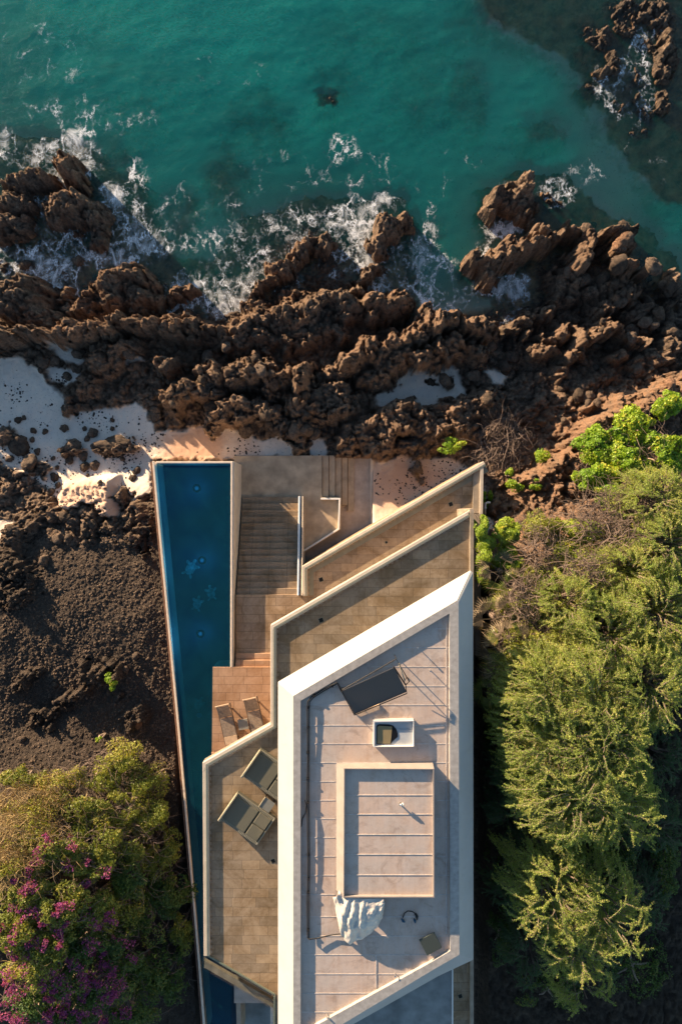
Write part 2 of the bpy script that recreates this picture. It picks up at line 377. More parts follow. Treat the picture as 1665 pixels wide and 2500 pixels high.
for pts, z in SAND:
    q = [P(a, b, z) for a, b in pts]
    bx0 = min(p.x for p in q)-1.2; bx1 = max(p.x for p in q)+1.2; by0 = min(p.y for p in q)-1.2; by1 = max(p.y for p in q)+1.2
    i0, i1 = np.searchsorted(xs, [bx0, bx1]); j0, j1 = np.searchsorted(ys, [by0, by1]); sl_ = (slice(j0, j1), slice(i0, i1))
    d = polydist(q, X[sl_]+wx[sl_]*.45, Y[sl_]+wy[sl_]*.45); sand[sl_] = np.maximum(sand[sl_], sstep(d, -.12, .12))
grav = sstep(polydist([P(a, b, 3.2) for a, b in [(-80,1330),(60,1340),(110,1320),(200,1330),(330,1330),(400,1240),(520,1800),(520,2600),(-80,2600)]], X+wx*.6, Y+wy*.6), -.3, .4)
south = sstep(polydist([P(a, b, 3.) for a, b in [(1180,1300),(1330,1290),(1480,1180),(1560,1080),(1700,1000),(1900,1000),(1900,2700),(1150,2700)]], X, Y), -.4, .8)

H = base.copy()
# hand placed rock masses: px, py, rx, ry (px), angle, top z
BL = [(60,425,85,30,4,1.3),(165,395,30,58,32,1.9),(150,485,92,50,-6,1.5),(215,520,60,30,10,1.2),(20,540,60,45,0,1.3),(90,420,40,24,0,1.5),(235,568,45,26,30,.7),(20,480,50,40,0,1.1),
 (25,715,85,60,-25,2.6),(85,760,70,34,-28,2.2),(270,690,95,55,35,2.1),(310,660,55,40,0,2.2),(330,720,60,40,0,1.7),(210,740,55,30,20,1.5),(430,715,42,28,5,1.2),(160,725,22,22,0,.6),
 (950,540,38,52,-35,1.7),(985,515,26,30,0,1.4),(930,590,34,26,0,1.2),(900,655,48,20,20,1.1),(620,750,40,30,40,1.2),(770,712,24,12,10,.9),(700,712,26,12,5,.9),(860,700,45,16,8,1.3),
 (740,905,36,48,5,3.7),(600,900,75,42,18,3.4),(510,905,50,34,0,3.1),(660,935,50,34,0,2.9),(690,905,30,30,0,3.1),(500,955,60,30,0,3.0),(420,955,50,42,0,3.5),(400,870,42,26,0,3.0),(245,865,45,50,30,2.3),(300,840,55,32,10,2.2),(200,940,38,35,0,1.9),(170,1000,30,24,0,1.7),
 (820,985,70,50,0,2.8),(760,980,70,55,0,2.8),(560,1000,60,38,0,3.1),(640,1000,60,38,0,3.1),(520,1025,25,40,0,2.9),(700,1040,80,30,0,2.4),(735,1075,25,32,0,2.1),
 (900,1060,75,58,25,2.7),(975,1015,75,50,25,2.7),(1050,1040,70,50,0,2.5),(1130,1010,75,55,0,2.6),(1180,980,60,50,0,2.3),(860,1100,38,22,20,2.2),(1000,1090,60,28,0,2.0),(1080,1085,50,26,0,1.8),(1230,1000,60,45,0,2.0),(1260,1060,60,40,0,2.0),(1165,1040,60,45,0,2.3),
 (272,1088,46,22,6,2.1),(175,1095,26,20,0,1.8),(15,1075,30,30,0,1.8),(85,1140,28,20,0,1.8),(1085,930,16,16,0,1.6),(1052,933,11,11,0,1.3),(1020,1145,11,24,-15,1.8),
 (1288,448,32,34,0,2.2),(1230,462,52,30,25,1.6),(1270,490,60,30,0,1.5),(1200,500,22,34,0,1.3),(1350,470,40,26,0,.3),
 (1325,535,30,24,0,2.4),(1388,525,8,14,0,1.6),(1520,552,56,18,8,2.2),(1560,550,22,10,0,1.9),(1530,592,24,20,0,2.2),(1545,640,34,26,0,2.5),(1600,646,30,17,28,2.3),(1555,705,20,19,0,2.0),(1488,740,17,24,-30,1.9),(1478,785,14,24,-10,1.8),(1365,722,18,22,0,1.2),
 (1425,625,26,44,-22,2.7),(1445,575,22,30,-20,2.4),(1380,555,60,16,-4,2.1),(1195,665,26,40,25,1.8),(1250,640,22,18,0,1.5),(1400,680,60,50,0,1.5),(1500,690,60,50,0,1.5),(1580,760,50,45,0,1.4),(1640,700,20,50,0,1.0),
 (1430,830,24,46,-18,2.6),(1395,865,18,26,10,2.2),(1345,850,38,24,20,2.2),(1345,818,26,14,-10,1.9),(1388,805,17,22,0,2.1),(1420,795,20,13,10,2.0),(1292,808,15,18,0,1.7),(1262,803,10,10,0,1.5),(1520,862,34,16,-5,2.1),(1370,905,26,14,-8,1.9),(1600,880,60,40,0,1.7),(1655,830,24,36,0,2.0),(1480,920,60,36,0,1.7),(1420,990,60,40,0,1.7),(1330,1000,60,40,0,1.6),
 (1530,968,16,20,0,3.4),(1440,990,16,12,0,2.6),(1490,990,10,10,0,2.5),(1580,920,50,30,0,1.8),
 (40,1300,60,34,20,2.9),(110,1265,60,26,-6,2.8),(190,1275,44,22,0,2.9),(205,1262,26,26,0,3.0),(265,1285,40,26,15,3.1),(330,1250,42,44,0,3.2),(290,1215,20,30,0,2.6),(355,1300,28,44,0,3.3),(20,1390,40,60,0,3.4),(60,1420,30,26,0,3.2),(30,1460,50,30,0,3.5),
 (175,1700,60,14,28,3.9),(235,1655,26,20,20,4.0),(205,1650,22,24,0,4.1),(60,1660,40,14,20,3.6),(265,1625,14,14,0,4.0),(290,1655,16,22,0,4.0),(325,1765,26,20,-20,3.9),(280,1712,10,18,0,3.7),(100,1765,60,16,24,3.7),
 (1620,30,60,60,0,.5),(1530,20,60,40,0,.3),(1480,90,44,26,0,.3),(1500,140,26,40,0,.5),(1560,200,20,50,0,.3),(1630,150,26,60,0,.8),(1475,155,24,20,0,.8),(1655,90,24,60,0,1.1),(1625,240,16,30,-15,.7),(1440,60,30,30,0,.15),(1420,130,22,30,20,.05),(1450,210,26,30,0,.1),(1500,260,30,34,0,.05),(1560,330,34,26,0,.0),(1590,270,22,30,10,.4),(1540,60,40,30,0,.3),(1600,110,26,30,0,.4),(808,255,34,26,-20,-.7)]
RD = [([(590,748,1.3),(640,690,1.4),(690,640,1.5),(740,598,1.6),(790,588,1.5),(815,590,1.1)],24),
 ([(520,830,1.9),(600,800,2.3),(690,760,2.4),(790,735,2.5),(880,735,2.5),(950,738,2.4),(1005,735,1.6)],48),
 ([(450,800,1.8),(540,835,2.1),(660,820,2.3),(780,800,2.4),(850,785,2.2)],42),
 ([(-560,820,3.2),(-300,815,3.2),(-60,812,3.1),(60,803,3.1),(160,806,3.0),(260,790,3.1),(330,772,3.1),(420,795,3.0),(500,800,2.6),(560,800,2.5)],26),
 ([(800,925,2.6),(850,885,3.1),(890,840,3.4),(940,850,3.4),(1010,800,3.5),(1040,770,3.5),(1080,760,3.4)],38),
 ([(1060,770,3.4),(1120,770,3.4),(1160,775,3.2),(1205,800,2.7)],40),
 ([(930,900,2.7),(1020,850,3.0),(1100,840,2.9),(1200,860,2.3)],46),
 ([(1220,800,1.6),(1290,775,1.7),(1360,752,1.7)],16),
 ([(1172,625,2.3),(1230,610,2.7),(1300,580,2.9),(1330,560,2.9)],34),
 ([(1440,800,2.5),(1500,800,2.5),(1550,815,2.4),(1595,830,2.3)],18),
 ([(1700,925,4.2),(1640,945,4.2),(1590,975,4.1),(1540,1000,4.1),(1490,1035,4.2),(1440,1080,4.3),(1400,1130,4.4),(1360,1170,4.3),(1300,1195,4.0)],38),
 ([(1190,1235,3.3),(1240,1250,3.6),(1310,1245,3.9),(1360,1215,4.1),(1420,1190,4.3)],28),
 ([(1190,1205,2.6),(1240,1190,2.9),(1290,1180,3.2)],20)]
rockm = np.zeros(X.shape)
def blob(cx_, cy_, rx, ry, ang, z):
    rr = max(rx, ry)+1.0
    i0, i1 = np.searchsorted(xs, [cx_-rr, cx_+rr]); j0, j1 = np.searchsorted(ys, [cy_-rr, cy_+rr])
    if i1 <= i0 or j1 <= j0: return
    s_ = (slice(j0, j1), slice(i0, i1)); dx = XW[s_]-cx_; dy = YW[s_]-cy_; ca, sa = math.cos(ang), math.sin(ang)
    q = np.hypot((dx*ca+dy*sa)/rx, (-dx*sa+dy*ca)/ry)
    t = np.clip(1-q**2.6, 0, 1)**.62
    H[s_] = np.maximum(H[s_], base[s_]+(z-base[s_])*t)
    rockm[s_] = np.maximum(rockm[s_], sstep(1-q, -.05, .12))
for b in BL:
    p = P(b[0], b[1], b[5]); s = (ZC-b[5])/FPX; blob(p.x, p.y, b[2]*s, b[3]*s, R(b[4]), b[5])
for pts, wd in RD:
    for (a, b) in zip(pts[:-1], pts[1:]):
        L = math.hypot(b[0]-a[0], b[1]-a[1]); k = max(2, int(L/(wd*.5)))
        for i in range(k):
            t = i/k; z = a[2]+(b[2]-a[2])*t+random.uniform(-.6,.15)
            p = P(a[0]+(b[0]-a[0])*t+random.uniform(-.25,.25)*wd, a[1]+(b[1]-a[1])*t+random.uniform(-.25,.25)*wd, z); s = (ZC-z)/FPX
            blob(p.x, p.y, wd*s*random.uniform(.7,1.3), wd*s*random.uniform(.6,1.0), math.atan2(-(b[1]-a[1]), b[0]-a[0])+random.uniform(-.4,.4), z)
# reef zones under water
REEF = [[(1120,-60),(1180,50),(1290,105),(1400,175),(1440,250),(1480,340),(1530,420),(1600,485),(1800,560),(1800,-60)],
 [(570,590),(590,520),(660,525),(740,485),(800,475),(870,490),(990,480),(1010,560),(1000,640),(1020,720),(1000,900),(-80,900),(-80,370),(40,330),(200,330),(270,400),(330,430),(380,520),(400,600),(520,640)],
 [(1170,470),(1250,420),(1370,430),(1450,510),(1600,560),(1665,700),(1700,900),(1200,900),(1170,760),(1300,700),(1160,680)]]
reef = np.zeros(X.shape)
for q_, pts in enumerate(REEF): reef = np.maximum(reef, sstep(polydist([P(a, b, -.8) for a, b in pts], XW, YW), -.25, .35))
DEEP = [(640,320,95,60,.8),(1130,270,55,90,.8),(1290,350,65,45,.7),(900,130,160,60,.55),(560,480,60,90,.75),(1100,120,40,30,.5),(640,200,60,40,.35),(1010,240,80,120,.5),(350,320,50,40,.4),(450,560,50,70,.6),(820,260,70,50,.6),(1020,600,60,50,.6),(380,230,160,30,.35),(1290,500,50,30,.3),(300,430,40,50,.7)]
patch = np.zeros(X.shape)
for a, b, rx, ry, k in DEEP:
    p = P(a, b, -2); s = 40/FPX; q = np.hypot((X+wx*1.3-p.x)/(rx*s), (Y+wy*1.3-p.y)/(ry*s)); patch = np.maximum(patch, k*sstep(1.25-q, 0, .8))
patch = np.clip(patch*(.7+.6*fbm(X*1.2, Y*1.2, 77)), 0, 1)
under = sstep(-H, .6, 1.3)
land = 1-sstep(-H, 0, .5)
rock = np.clip(np.maximum(rockm, np.maximum(reef, land*(1-grav)*(1-.75*south)))*(1-sand*(rockm < .3)), 0, 1)
sand = np.where(rockm > .3, 0, sand)
# rubble domes
F1, F2, ID = worley(X*1.05+wx*.8, Y*1.05+wy*.8, 3); t1 = worley.tilt; d1 = np.sqrt(np.clip(1-(F1/.62)**2, 0, 1))*(.25+.75*ID)
F1b, F2b, IDb = worley(X*2.6+wx*1.5, Y*2.6+wy*1.5, 5); t2 = worley.tilt; d2 = np.sqrt(np.clip(1-(F1b/.6)**2, 0, 1))*(.3+.7*IDb)
F1c, F2c, IDc = worley(X*6.5+wx*2, Y*6.5+wy*2, 8); t3 = worley.tilt; d3 = np.sqrt(np.clip(1-(F1c/.6)**2, 0, 1))*(.3+.7*IDc)
open_ = rock*(1-rockm)
H += open_*(1-.6*under)*(d1*.42+d2*.26+d3*.11+t1*.3+t2*.2+t3*.1-.30)
H += rockm*(d1*.05+d2*.08+d3*.07+t1*.55+t2*.24+t3*.15+fbm(X*16, Y*16, 35, 2)*.05+(1-np.abs(fbm(X*1.9, Y*1.9, 41, 4)))*.30-.30+fbm(X*5, Y*5, 31, 4)*.20-.22*np.exp(-(F2-F1)/.06)-.12*np.exp(-(F2b-F1b)/.08))
H += reef*under*(d1*.4+d2*.2)
H = np.where((reef > 0) & (H < -.45), H+(np.maximum(H, -.62+d1*.22+fbm(X*.7, Y*.7, 90)*.35)-H)*reef*.8, H)
sandt = np.maximum(sand, (1-rock)*(1-land))
dune = sstep(polydist([P(a, b, 1.6) for a, b in [(165,1185),(290,1165),(300,1262),(235,1275),(160,1240)]], X, Y), -.3, .3)
H += sand*(fbm(X*.8, Y*.8, 61)*.05+fbm(X*6, Y*6, 62, 3)*.02) + dune*sand*(.8+np.abs(fbm(X*4+Y*2, Y*3, 63, 2))*.3)
red = np.zeros(X.shape)
H += patch*1.5*(1-reef)*(1-land)
H += grav*(d3*.05+fbm(X*14, Y*14, 71, 2)*.05+fbm(X*1.1, Y*1.1, 72, 4)*.12)
H += south*(fbm(X*.6, Y*.6, 81)*.3+d2*.15)
# the top right shelf is low and mostly awash
shelf = sstep(polydist([P(a, b, 0) for a, b in REEF[0]], XW, YW), -.3, .5); H = np.where(H > -.45, H*(1-shelf)+(-.45+(H+.45)*.74)*shelf, H)
H = np.where((H < -.5) & (shelf > 0), H+(np.maximum(H, -.5+d1*.15+fbm(X*.7, Y*.7, 93)*.3)-H)*shelf, H)
# keep the ground below every built floor
def pxpoly(pts, z): return [P(a, b, z) for a, b in pts]
FOOT = [(pxpoly([(374,1122),(590,1122),(590,1640),(700,1640),(700,2700),(470,2700)], 4.3), .6),
        (pxpoly([(574,1113),(912,1113),(912,1440),(574,1640)], 1.9), .75),
        (pxpoly([(730,1395),(1180,1130),(1180,2700),(560,2700),(560,1640)], 4.3), .75)]
foot = np.zeros(X.shape)
for q, z in FOOT:
    d = polydist(q, X, Y); t = sstep(d, .02, .12); H = H*(1-t)+np.minimum(H, z)*t; foot = np.maximum(foot, t)
gap = sstep(polydist(pxpoly([(1160,1500),(1215,1500),(1215,2700),(1160,2700)], 6), X, Y), -.2, .2); H = H*(1-gap)+np.minimum(H, 2.2)*gap
red = np.zeros(X.shape)
for a, b, rx, k in [(1430,1120,170,1),(1560,970,120,.9),(1280,1250,150,.9),(960,830,160,.55),(1100,790,100,.5),(900,1060,110,.35),(1110,1020,110,.4),(480,1070,150,.4),(980,560,60,.5),(700,640,110,.5),(1250,600,110,.35),(150,420,80,.5),(300,780,260,.45),(620,790,160,.35),(740,900,120,.4),(1450,830,150,.4),(1420,610,100,.35),(1550,640,80,.45)]:
    p = P(a, b, 2.5); s = 35/FPX; red = np.maximum(red, k*sstep(1.3-np.hypot(X+wx-p.x, Y+wy-p.y)/(rx*s), 0, .8))
crev = np.clip((F2b-F1b)*3, 0, 1)*.5+.5*np.clip((F2-F1)*3, 0, 1)
nx, ny = len(xs), len(ys)
idx = np.arange(nx*ny).reshape(ny, nx)
F = np.stack([idx[:-1,:-1], idx[:-1,1:], idx[1:,1:], idx[1:,:-1]], -1).reshape(-1, 4)
n = N('volcanic_shore')
pos = n.g.outputs['Position']
big = n.noise(.9, detail=5, rough=.6); fn = n.noise(6, detail=8, rough=.7); ff = n.noise(22, detail=6, rough=.75)
rk = n.mix(n.ramp(fn, .32, .68), (.050,.040,.034), (.44,.305,.21))
rk = n.mix(n.math('MULTIPLY', n.ramp(big, .45, .60), .5), rk, (.075,.058,.045))
rk = n.mix(n.math('MULTIPLY', n.attr('red'), n.ramp(n.noise(2.4, detail=6), .28, .62)), rk, (.36,.205,.12))
rk = n.mix(n.math('MULTIPLY', n.ramp(ff, .56, .70), .6), rk, (.36,.26,.18))
sp = n.new('ShaderNodeSeparateXYZ'); n.t.links.new(pos, sp.inputs[0])
zz = n.math('ADD', sp.outputs[2], n.math('MULTIPLY', n.noise(2.0), .5))
wet = n.ramp(zz, .25, .95, (.42,.43,.45), (1,1,1)); rk = n.mix(1.0, rk, wet, 'MULTIPLY')
rk = n.mix(n.attr('reef'), rk, n.mix(n.ramp(n.noise(1.8, detail=5), .35, .65), (.28,.18,.105), (.78,.43,.22)))
sn = n.mix(n.ramp(n.noise(1.3, detail=5), .35, .65), (.60,.535,.47), (.70,.60,.50))
sn = n.mix(n.math('MULTIPLY', n.ramp(n.noise(9, detail=6, rough=.75), .60, .66), .8), sn, (.06,.05,.045))
sn = n.mix(n.math('MULTIPLY', n.attr('orange'), .85), sn, (.44,.25,.155))
gv = n.mix(n.ramp(n.noise(16, detail=6, rough=.8), .35, .68), (.028,.022,.019), (.135,.10,.075))
gv = n.mix(n.math('MULTIPLY', n.ramp(n.noise(1.2, detail=3), .45, .6), .5), gv, (.10,.072,.052))
gv = n.mix(n.math('MULTIPLY', n.ramp(n.noise(45, detail=2), .69, .74), .8), gv, (.42,.37,.30))
so_ = n.mix(n.ramp(n.noise(5, detail=5), .35, .7), (.02,.017,.012), (.06,.045,.03))
cc = n.mix(n.attr('gravel'), rk, gv); cc = n.mix(n.attr('soil'), cc, so_); cc = n.mix(n.attr('sand'), cc, sn)
hb = n.math('ADD', n.math('MULTIPLY', fn, 1.0), n.math('MULTIPLY', ff, .5))
stn = n.math('SUBTRACT', 1.0, n.math('MULTIPLY', n.attr('sand'), .85))
bp = n.new('ShaderNodeBump'); n.put(bp.inputs['Strength'], stn); bp.inputs['Distance'].default_value = .26; n.put(bp.inputs['Height'], hb)
M['shore'] = n.fin(cc, n.ramp(zz, .2, .8, (.45,)*3, (.92,)*3), bp.outputs[0], .3)
orange = np.zeros(X.shape)
for a, b, rx, k in [(470,1090,110,1),(590,1100,60,.5),(1000,1200,150,.9),(1120,1130,60,.6),(235,1225,100,.8),(340,1110,60,.35)]:
    p = P(a, b, 1.5); s = 36/FPX; orange = np.maximum(orange, k*sstep(1.25-np.hypot((X+wx-p.x), (Y+wy-p.y)*1.5)/(rx*s), 0, .8))
o = link('ground', fast_mesh('ground', np.stack([X, Y, H], -1).reshape(-1, 3), F, M['shore'], True,
     dict(reef=np.clip(np.maximum(reef, sstep(-H, 0, .1)*sstep(2.2+H, 0, .5))*sstep(-H, -.05, .2)+patch*.6, 0, 1), sand=np.maximum(sand*(1-foot), sandt*(1-land)*(1-patch)*(1-reef)), red=red, gravel=grav*(1-sand), soil=south*.85*(1-red), orange=orange)))
tag(o, kind='structure')
xs_f, ys_f = xs, ys
def hz(x, y):
    i = int(np.clip(np.searchsorted(xs, x), 1, nx-1)); j = int(np.clip(np.searchsorted(ys, y), 1, ny-1)); return float(H[j, i])

# ------------------------------------------------------------------ sea
jw = np.concatenate([np.where((ys > 3.0) & (ys < 31.6))[0][::2], np.where(ys >= 31.6)[0]])
iw = np.unique(np.concatenate([np.where(np.abs(xs) < 21.6)[0][::2], np.where(np.abs(xs) >= 21.6)[0]]))
XS = X[np.ix_(jw, iw)]; YS = Y[np.ix_(jw, iw)]; HS = H[np.ix_(jw, iw)]
foam = np.zeros(XS.shape)
FO = [(90,370,120,45,.75),(190,350,50,60,.8),(215,395,45,55,.8),(70,500,70,60,.75),(170,560,110,50,1.0),(150,440,60,40,.9),(300,520,60,70,.75),(280,470,40,30,.9),(120,640,80,90,.85),(155,740,50,60,.95),(250,620,110,40,.7),(350,600,80,60,.6),(400,760,80,45,.95),(460,700,60,60,.7),(540,700,80,90,.75),(600,640,90,70,.6),
 (590,770,50,50,.8),(620,560,70,60,.5),(690,690,80,30,.7),(860,560,90,80,.95),(900,500,90,40,.7),(860,450,40,60,.6),(1050,560,22,70,.8),(1030,600,40,30,.7),(900,620,80,50,.8),(830,640,60,40,.6),(950,690,90,40,.5),(1080,720,110,50,.55),(830,370,60,50,.45),(1250,540,40,40,.9),(1215,560,60,25,.85),(1240,700,60,50,.7),(1360,470,60,40,.55),(1180,650,40,90,.5),
 (1430,420,60,40,.35),(1560,100,30,50,.8),(1550,160,45,40,.75),(1580,220,28,60,.65),(1530,310,40,80,.3),(1480,220,50,80,.25),(1520,210,30,30,.4),(1570,280,30,50,.35),(1600,60,40,40,.3),(1250,820,40,30,.5),(1270,790,50,40,.6),(20,620,60,60,.7),(10,350,60,40,.6),(330,440,60,60,.45),(440,500,60,90,.3),(740,560,120,70,.5),(1100,420,120,80,.22),(700,420,160,70,.2),(1260,460,60,30,.3),(500,560,160,120,.32),(640,500,120,60,.3),(900,420,140,60,.28),(200,280,220,60,.3),(120,120,160,120,.17),(500,160,260,90,.14),(1000,640,120,60,.5),(1450,330,50,120,.12),(1600,420,60,60,.12)]
for a, b, rx, ry, k in FO:
    p = P(a, b, 0); s = ZC/FPX; q = np.hypot((XS-p.x)/(rx*s), (YS-p.y)/(ry*s)); foam = np.maximum(foam, k*sstep(1.35-q, 0, 1.0))
wav = fbm(XS*.35+YS*.2, YS*.8-XS*.25, 101, 3)*.03+fbm(XS*1.8, YS*2.4, 103, 3)*.012
near = np.exp(-np.clip(np.abs(HS), 0, 3)/.35)
foam = np.clip(foam*(.75+.35*near+.9*fbm(XS*.8, YS*.8, 105, 3)), 0, 1)
idx = np.arange(XS.size).reshape(XS.shape)
FW = np.stack([idx[:-1,:-1], idx[:-1,1:], idx[1:,1:], idx[1:,:-1]], -1).reshape(-1, 4)
n = N('sea_water'); n.t.nodes.remove(n.b)
dp = n.attr('depth'); fo = n.attr('foam')
mp = n.new('ShaderNodeMapping'); n.t.links.new(n.g.outputs['Position'], mp.inputs[0]); mp.inputs['Rotation'].default_value = (0,0,R(25)); mp.inputs['Scale'].default_value = (1,1.9,1)
w1 = n.noise(1.3, mp.outputs[0], 3, .5, .6); w2 = n.noise(4.5, mp.outputs[0], 5, .68, .5)
hh = n.math('ADD', n.math('MULTIPLY', w1, .30), n.math('MULTIPLY', w2, .60))
nb = n.bump(hh, 1.0, .07)
tint = n.ramp(n.math('DIVIDE', dp, 3.2), 0, 1, (.96,.97,.95), (.08,.62,.56), (.30,(.66,.84,.74)))
body = n.mix(n.ramp(n.noise(.22, detail=3), .35, .65), (.004,.21,.20), (.009,.32,.28))
body = n.mix(n.math('MULTIPLY', n.ramp(n.noise(2.6, mp.outputs[0], 6, .7, .8), .36, .64), .6), body, (.03,.34,.31))
body = n.mix(n.math('MULTIPLY', n.ramp(n.noise(7, mp.outputs[0], 4, .7, .4), .50, .62), .45), body, (.002,.11,.12))
tr = n.new('ShaderNodeBsdfTransparent'); n.put(tr.inputs[0], tint)
df = n.new('ShaderNodeBsdfDiffuse'); n.put(df.inputs[0], body)
op = n.ramp(n.math('DIVIDE', dp, 3.2), 0, 1, (.01,)*3, (.50,)*3, (.35,(.13,)*3))
m1 = n.new('ShaderNodeMixShader'); n.put(m1.inputs[0], op); n.t.links.new(tr.outputs[0], m1.inputs[1]); n.t.links.new(df.outputs[0], m1.inputs[2])
gl = n.new('ShaderNodeBsdfGlossy'); gl.inputs['Roughness'].default_value = .035; n.t.links.new(nb, gl.inputs['Normal'])
fr = n.new('ShaderNodeFresnel'); fr.inputs[0].default_value = 1.33; n.t.links.new(nb, fr.inputs['Normal'])
m2 = n.new('ShaderNodeMixShader'); n.t.links.new(fr.outputs[0], m2.inputs[0]); n.t.links.new(m1.outputs[0], m2.inputs[1]); n.t.links.new(gl.outputs[0], m2.inputs[2])
# foam filaments: ridged noise, torn by finer noise
mf = n.new('ShaderNodeMapping'); n.t.links.new(n.g.outputs['Position'], mf.inputs[0]); mf.inputs['Rotation'].default_value = (0,0,R(-35)); mf.inputs['Scale'].default_value = (1,.72,1)
def ridge(scale, dist, wd):
    r_ = n.noise(scale, mf.outputs[0], 4, .6, dist); a = n.math('ABSOLUTE', n.math('SUBTRACT', r_, .5)); return n.ramp(a, 0, wd, (1,)*3, (0,)*3)
def lace_(scale, wd, amt):
    nz = n.new('ShaderNodeTexNoise'); nz.inputs['Scale'].default_value = scale*1.3; nz.inputs['Detail'].default_value = 8; nz.inputs['Roughness'].default_value = .72; n.t.links.new(mf.outputs[0], nz.inputs['Vector'])
    va = n.new('ShaderNodeVectorMath', operation='MULTIPLY_ADD'); n.t.links.new(nz.outputs[1], va.inputs[0]); va.inputs[1].default_value = (amt, amt, 0); n.t.links.new(mf.outputs[0], va.inputs[2])
    vo = n.new('ShaderNodeTexVoronoi', feature='DISTANCE_TO_EDGE'); vo.inputs['Scale'].default_value = scale; n.t.links.new(va.outputs[0], vo.inputs['Vector'])
    return n.ramp(vo.outputs[0], 0, wd, (1,)*3, (0,)*3)
l1 = lace_(.85, .045, 2.0); l2 = lace_(2.2, .07, 1.1)
brk = n.ramp(n.noise(1.1, mf.outputs[0], 7, .72, .6), .36, .54)
lace = n.math('MULTIPLY', n.math('ADD', l1, n.math('MULTIPLY', l2, .7)), brk)
cl = n.ramp(n.noise(.8, mf.outputs[0], 9, .74, 2.2), .38, .64)
milk = n.math('MULTIPLY', cl, n.ramp(fo, .36, .78))
spk = n.math('MULTIPLY', n.ramp(n.noise(7.5, mp.outputs[0], 3, .6), .66, .74), n.ramp(n.noise(.45, mp.outputs[0], 4), .45, .62))  # white flecks paint sparkle over the sea, along with tiny foam specks
fine_ = n.math('MULTIPLY', n.ramp(n.noise(6.5, mf.outputs[0], 6, .75, .5), .54, .66), n.ramp(fo, .25, .75))
fm = n.math('MAXIMUM', n.math('MULTIPLY', n.math('ADD', n.math('MULTIPLY', lace, 1.0), n.math('MULTIPLY', fine_, .75)), n.ramp(fo, .04, .40)), n.math('MULTIPLY', milk, .85))
fm = n.math('MAXIMUM', fm, n.math('MULTIPLY', spk, .5))
fm = n.ramp(fm, .18, .85)
fd = n.new('ShaderNodeBsdfDiffuse'); fd.inputs[0].default_value = (.85,.88,.90,1); n.t.links.new(n.bump(fm, .6, .05), fd.inputs['Normal'])
m3 = n.new('ShaderNodeMixShader'); n.put(m3.inputs[0], fm); n.t.links.new(m2.outputs[0], m3.inputs[1]); n.t.links.new(fd.outputs[0], m3.inputs[2])
n.t.links.new(m3.outputs[0], n.out.inputs[0]); M['sea'] = n.m
o = link('sea_water', fast_mesh('sea_water', np.stack([XS, YS, wav], -1).reshape(-1, 3), FW, M['sea'], True, dict(depth=np.clip(-HS, 0, 3.2), foam=foam)))
tag(o, kind='structure')
# ------------------------------------------------------------------ house
def comb(a, b, back, tooth, pitch, z0, z1, duty=.5):     # toothed strip from a to b, teeth to the right of travel
    a = Vector((a[0], a[1])); b = Vector((b[0], b[1])); d = (b-a); L = d.length; d.normalize(); q = Vector((d.y, -d.x)); k = max(1, int(L/pitch))
    pt = [a, ]; up_ = []
    for i in range(k):
        x0 = L*(i+.5-duty/2)/k; x1 = L*(i+.5+duty/2)/k
        up_ += [a+d*x0+q*back, a+d*x0+q*tooth, a+d*x1+q*tooth, a+d*x1+q*back]
    return MB().prism([a]+[a+q*back]+up_+[b+q*back, b], z0, z1)
n = N('balustrade_glass'); n.t.nodes.remove(n.b)
tr = n.new('ShaderNodeBsdfTransparent'); tr.inputs[0].default_value = (.97,.98,.975,1)
gl = n.new('ShaderNodeBsdfGlossy'); gl.inputs['Roughness'].default_value = .05
ms = n.new('ShaderNodeMixShader'); ms.inputs[0].default_value = .06
n.t.links.new(tr.outputs[0], ms.inputs[1]); n.t.links.new(gl.outputs[0], ms.inputs[2]); n.t.links.new(ms.outputs[0], n.out.inputs[0]); M['glass'] = n.m
M['window'] = simple('dark_window_glass', (.02,.03,.035), .08, .1, 2, 0, 0, .8)

def XY(pts, z): return [P(a, b, z) for a, b in pts]
def shift(pts, d):                       # inset a clockwise polyline to its right
    mb = MB().wall(pts, d, 0, 1); return [Vector((*mb.v[4*i+1][:2], 0)) for i in range(len(pts))]

house = thing('house', 'white angular house with slanted roof band and stone terraces beside the pool', 'house', P(900, 1900, 4))
UP, LO, RF = 7.3, 4.1, 10.65
UPPX = [(667,2540),(667,2437),(497,2338),(494,1864),(660,1770),(660,1528),(1155,1241),(1158,1250),(1158,2540)]
up = XY(UPPX, UP+.25)
MB().prism(up, UP-.32, UP).build('terrace_floor', M['paver'], house)
MB().prism(XY([(700,2540),(700,2400),(560,2300),(560,1960),(720,1800),(720,1570),(1150,1300),(1150,2540)], UP), .4, UP-.325).build('wall', M['wallstone'], house)
LOPX = [(738,1455),(737,1383),(1180,1126),(1178,1258)]
lo = XY(LOPX, LO+.22)
MB().prism([lo[0], lo[1], lo[2], lo[3], P(1178,1300,LO), P(700,1600,LO)], .5, LO).build('lower_terrace_floor', M['paver'], house)
